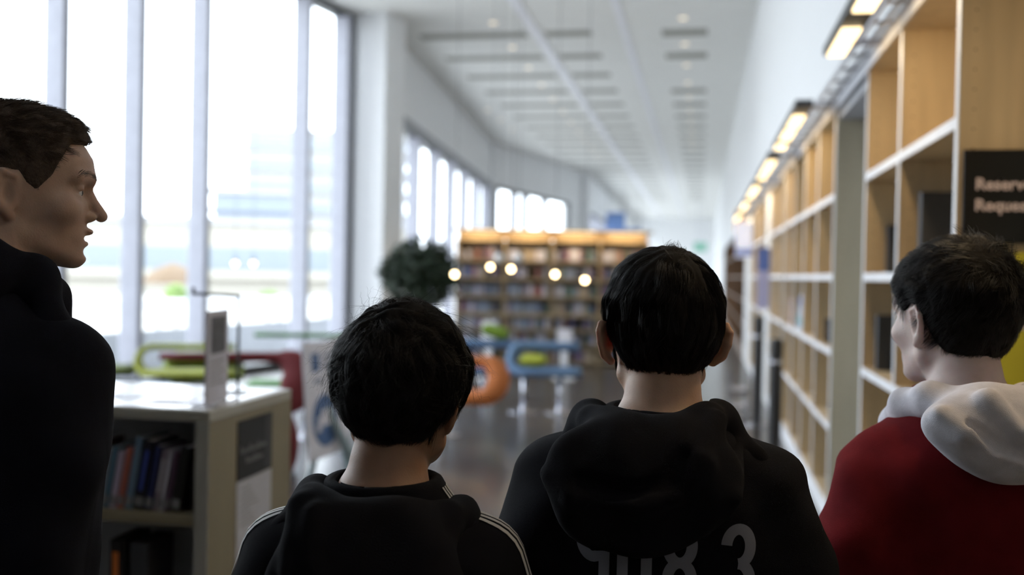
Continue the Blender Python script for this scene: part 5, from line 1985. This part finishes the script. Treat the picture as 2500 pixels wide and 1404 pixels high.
# ---- the boy in red at the right
boyC = dict(
    k=0.93, hs=0.985, ear=(0.402, 1.700, 1.480), heading=-14, head_rot=(-13, 0, 0), ear_out=-0.008, ear_shift=0.006, earoff=(0.0, 0.035), shz=1.350, sw=0.190, neck=0.050,
    res=0.003, skin=skin('pale_skin', (0.62, 0.48, 0.435)), label='boy with short black hair in a red hooded top with a white hood, at right',
    hairline=HL_c, hair=M_hairb, cap_mat=M_capb, lump=0.0012,
    hair_t=lambda p: (0.006 + 0.012 * np.clip((p[..., 2] - 0.0) / 0.06, 0, 1) + 0.001 * np.clip((p[..., 2] - 0.06) / 0.06, 0, 1)).astype(f32),
    strands=[dict(name='locks', n=12000, len=(0.02, 0.042), whorl=(-0.01, -0.075, 0.095), lift=0.005, spread=0.25, clump=0.5, nclump=500, steps=7, rad=0.0003, fwd=0.3, down=0.2),
             dict(name='crown_spikes', n=1500, len=(0.016, 0.030), whorl=(-0.01, -0.04, 0.09), lift=0.024, spread=0.35, clump=0.75, nclump=60, steps=6, rad=0.0003, down=-0.5,
                  where=lambda p: (p[:, 1] < -0.03) & (p[:, 2] > 0.03) & (p[:, 0] > -0.02))],
    prof=[(0.72, 0.165, 0.12, 0.12), (0.95, 0.165, 0.125, 0.12), (1.12, 0.175, 0.125, 0.125), (1.22, 0.180, 0.12, 0.125), (1.27, 0.170, 0.11, 0.12), (1.305, 0.145, 0.10, 0.105),
          (1.335, 0.115, 0.08, 0.095), (1.365, 0.088, 0.07, 0.085), (1.385, 0.078, 0.065, 0.08)],
    arm_r=0.060, neck_open=(0, -0.002, 1.345, 0.058), seed=4.4, wr=0.005, top_name='hooded_top', top_mat=M_red_cloth,
    hood=dict(mat=M_white_cloth, label='white hood', box=(-0.20, 0.20, -0.26, 0.15, 1.15, 1.46), wr=0.0028, res=0.0042, kr=0.012,
              ring=[(0.02, 0.085, 1.285, 0.020), (0.070, 0.06, 1.325, 0.026), (0.098, 0.0, 1.362, 0.030), (0.085, -0.06, 1.372, 0.030), (0.03, -0.095, 1.362, 0.026), (-0.04, -0.095, 1.362, 0.026),
                    (-0.084, -0.055, 1.374, 0.028), (-0.094, 0.0, 1.356, 0.028), (-0.080, 0.06, 1.32, 0.026), (-0.02, 0.085, 1.285, 0.020)],
              pouch=[((0.0, -0.130, 1.345), (0.135, 0.054, 0.060), -18), ((0.01, -0.143, 1.312), (0.100, 0.042, 0.050), -8)], kp=0.03,
              ridges=[[(-0.115, 1.362, 0.015, 0.002), (-0.09, 1.340, 0.013, 0.0), (-0.045, 1.318, 0.012, 0.0), (0.01, 1.306, 0.012, 0.0), (0.07, 1.312, 0.012, 0.0), (0.12, 1.342, 0.012, 0.002)],
                      [(-0.055, 1.385, 0.016, 0.0), (-0.020, 1.345, 0.013, 0.0), (0.02, 1.315, 0.010, 0.0), (0.05, 1.305, 0.008, 0.0)],
                      [(0.06, 1.39, 0.015, 0.0), (0.07, 1.35, 0.012, 0.0), (0.06, 1.315, 0.009, 0.0)]],
              grooves=[[(-0.085, 1.352, 0.008, -0.003), (-0.05, 1.325, 0.009, -0.003), (0.0, 1.308, 0.009, -0.003), (0.05, 1.308, 0.008, -0.003)],
                       [(0.02, 1.378, 0.009, -0.003), (0.035, 1.345, 0.009, -0.003), (0.04, 1.32, 0.007, -0.003)]]))
c_root, c_shirt, c_top, c_L, c_x = person(boyC)

# ---- numbers on the black hooded top: 908 3
M_num = mat('grey_print', (0.20, 0.20, 0.235), 0.7, var=0.03)
ZT, HT, WD, TH = 1.227, 0.106, 0.046, 0.0145
r2 = (WD - TH) / 2


def digit(ch, cx):
    t, b_ = ZT - TH / 2, ZT - HT + TH / 2
    mid = (t + b_) / 2
    q1 = (t - mid) / 2
    if ch == '0':
        return [(arc(cx, t - r2, r2, r2, 0, 180) + arc(cx, b_ + r2, r2, r2, 180, 360) + [(cx + r2, t - r2)], False)]
    if ch == '8':
        return [(arc(cx, mid + q1, r2, q1, -90, 270, 30), False), (arc(cx, mid - q1, r2, q1, 90, 450, 30), False)]
    if ch == '9':
        return [(arc(cx, mid + q1, r2, q1, 0, 360, 30), False), ([(cx + r2, mid + q1), (cx + r2, b_ + r2)] + arc(cx, b_ + r2, r2, r2, 0, -170, 16), False)]
    if ch == '3':
        return [(arc(cx, mid + q1, r2, q1, 175, -90, 24), False), (arc(cx, mid - q1, r2, q1, 90, -175, 24), False)]


for ch, cx in (('9', -0.086), ('0', -0.030), ('8', 0.029), ('3', 0.105)):
    vs, fs = [], []
    for pts, cl in digit(ch, cx):
        v, f_ = stroke(pts, TH, cl)
        o_ = len(vs)
        vs += v
        fs += [tuple(i + o_ for i in g) for g in f_]
    project_back(b_shirt, vs, fs, 'number_print', M_num, b_shirt, None)

# ---- white stripes along the sleeves of the smaller boy
M_strp = mat('white_stripe', (0.50, 0.48, 0.46), 0.7)
for (s, sh, el, wr_, ha) in a_L:
    for off_ in (-0.030, -0.014, 0.002):
        pts = []
        for i in range(46):
            t = i / 45.0
            if t < 0.3:
                u = t / 0.3
                p = np.array((s * (0.113 + (abs(sh[0]) - 0.095) * u), off_, 1.29 - 0.035 * u))
            else:
                u = (t - 0.3) / 0.7
                ang_ = min(1.0, u / 0.18) * 1.35
                c = np.array(sh) + (np.array(el) - np.array(sh)) * max(0.0, u - 0.10) * 1.1
                p = c + np.array((s * math.sin(ang_), 0, math.cos(ang_))) * 0.075 + np.array((0, off_ + 0.004, 0))
            pts.append(p)
        pts = np.array(pts)
        for _ in range(4):
            pts[1:-1] = 0.25 * pts[:-2] + 0.5 * pts[1:-1] + 0.25 * pts[2:]
        E2 = np.concatenate([pts + np.array((0, -0.0045, 0)), pts + np.array((0, 0.0045, 0))]).astype(f32)
        fw_ = a_x['wr']
        for _ in range(5):
            E2 = (E2 - grad(fw_, E2) * (fw_(E2) - 0.0016)[:, None]).astype(f32)
        n = len(pts)
        b = MB()
        b.add([tuple(v) for v in E2], [(i, i + 1, n + i + 1, n + i) for i in range(n - 1)])
        b.build('stripe', M_strp, a_shirt, smooth=True)
# inner neckband seen above the hood
nb = np.array([(0.056 * math.sin(a), -0.014 - 0.057 * math.cos(a), 1.262) for a in np.linspace(-1.0, 1.0, 24)])
b = MB()
for i in range(23):
    p, q2 = nb[i], nb[i + 1]
    mi = 1 if 9 <= i <= 14 else (2 if i > 14 else 0)
    b.add([(p[0], p[1], 1.250), (q2[0], q2[1], 1.250), (q2[0], q2[1], 1.284), (p[0], p[1], 1.284)], [(0, 1, 2, 3)], mi)
b.build('neckband', [M_black_cloth, M_strp, M_red_cloth], a_shirt, smooth=True)
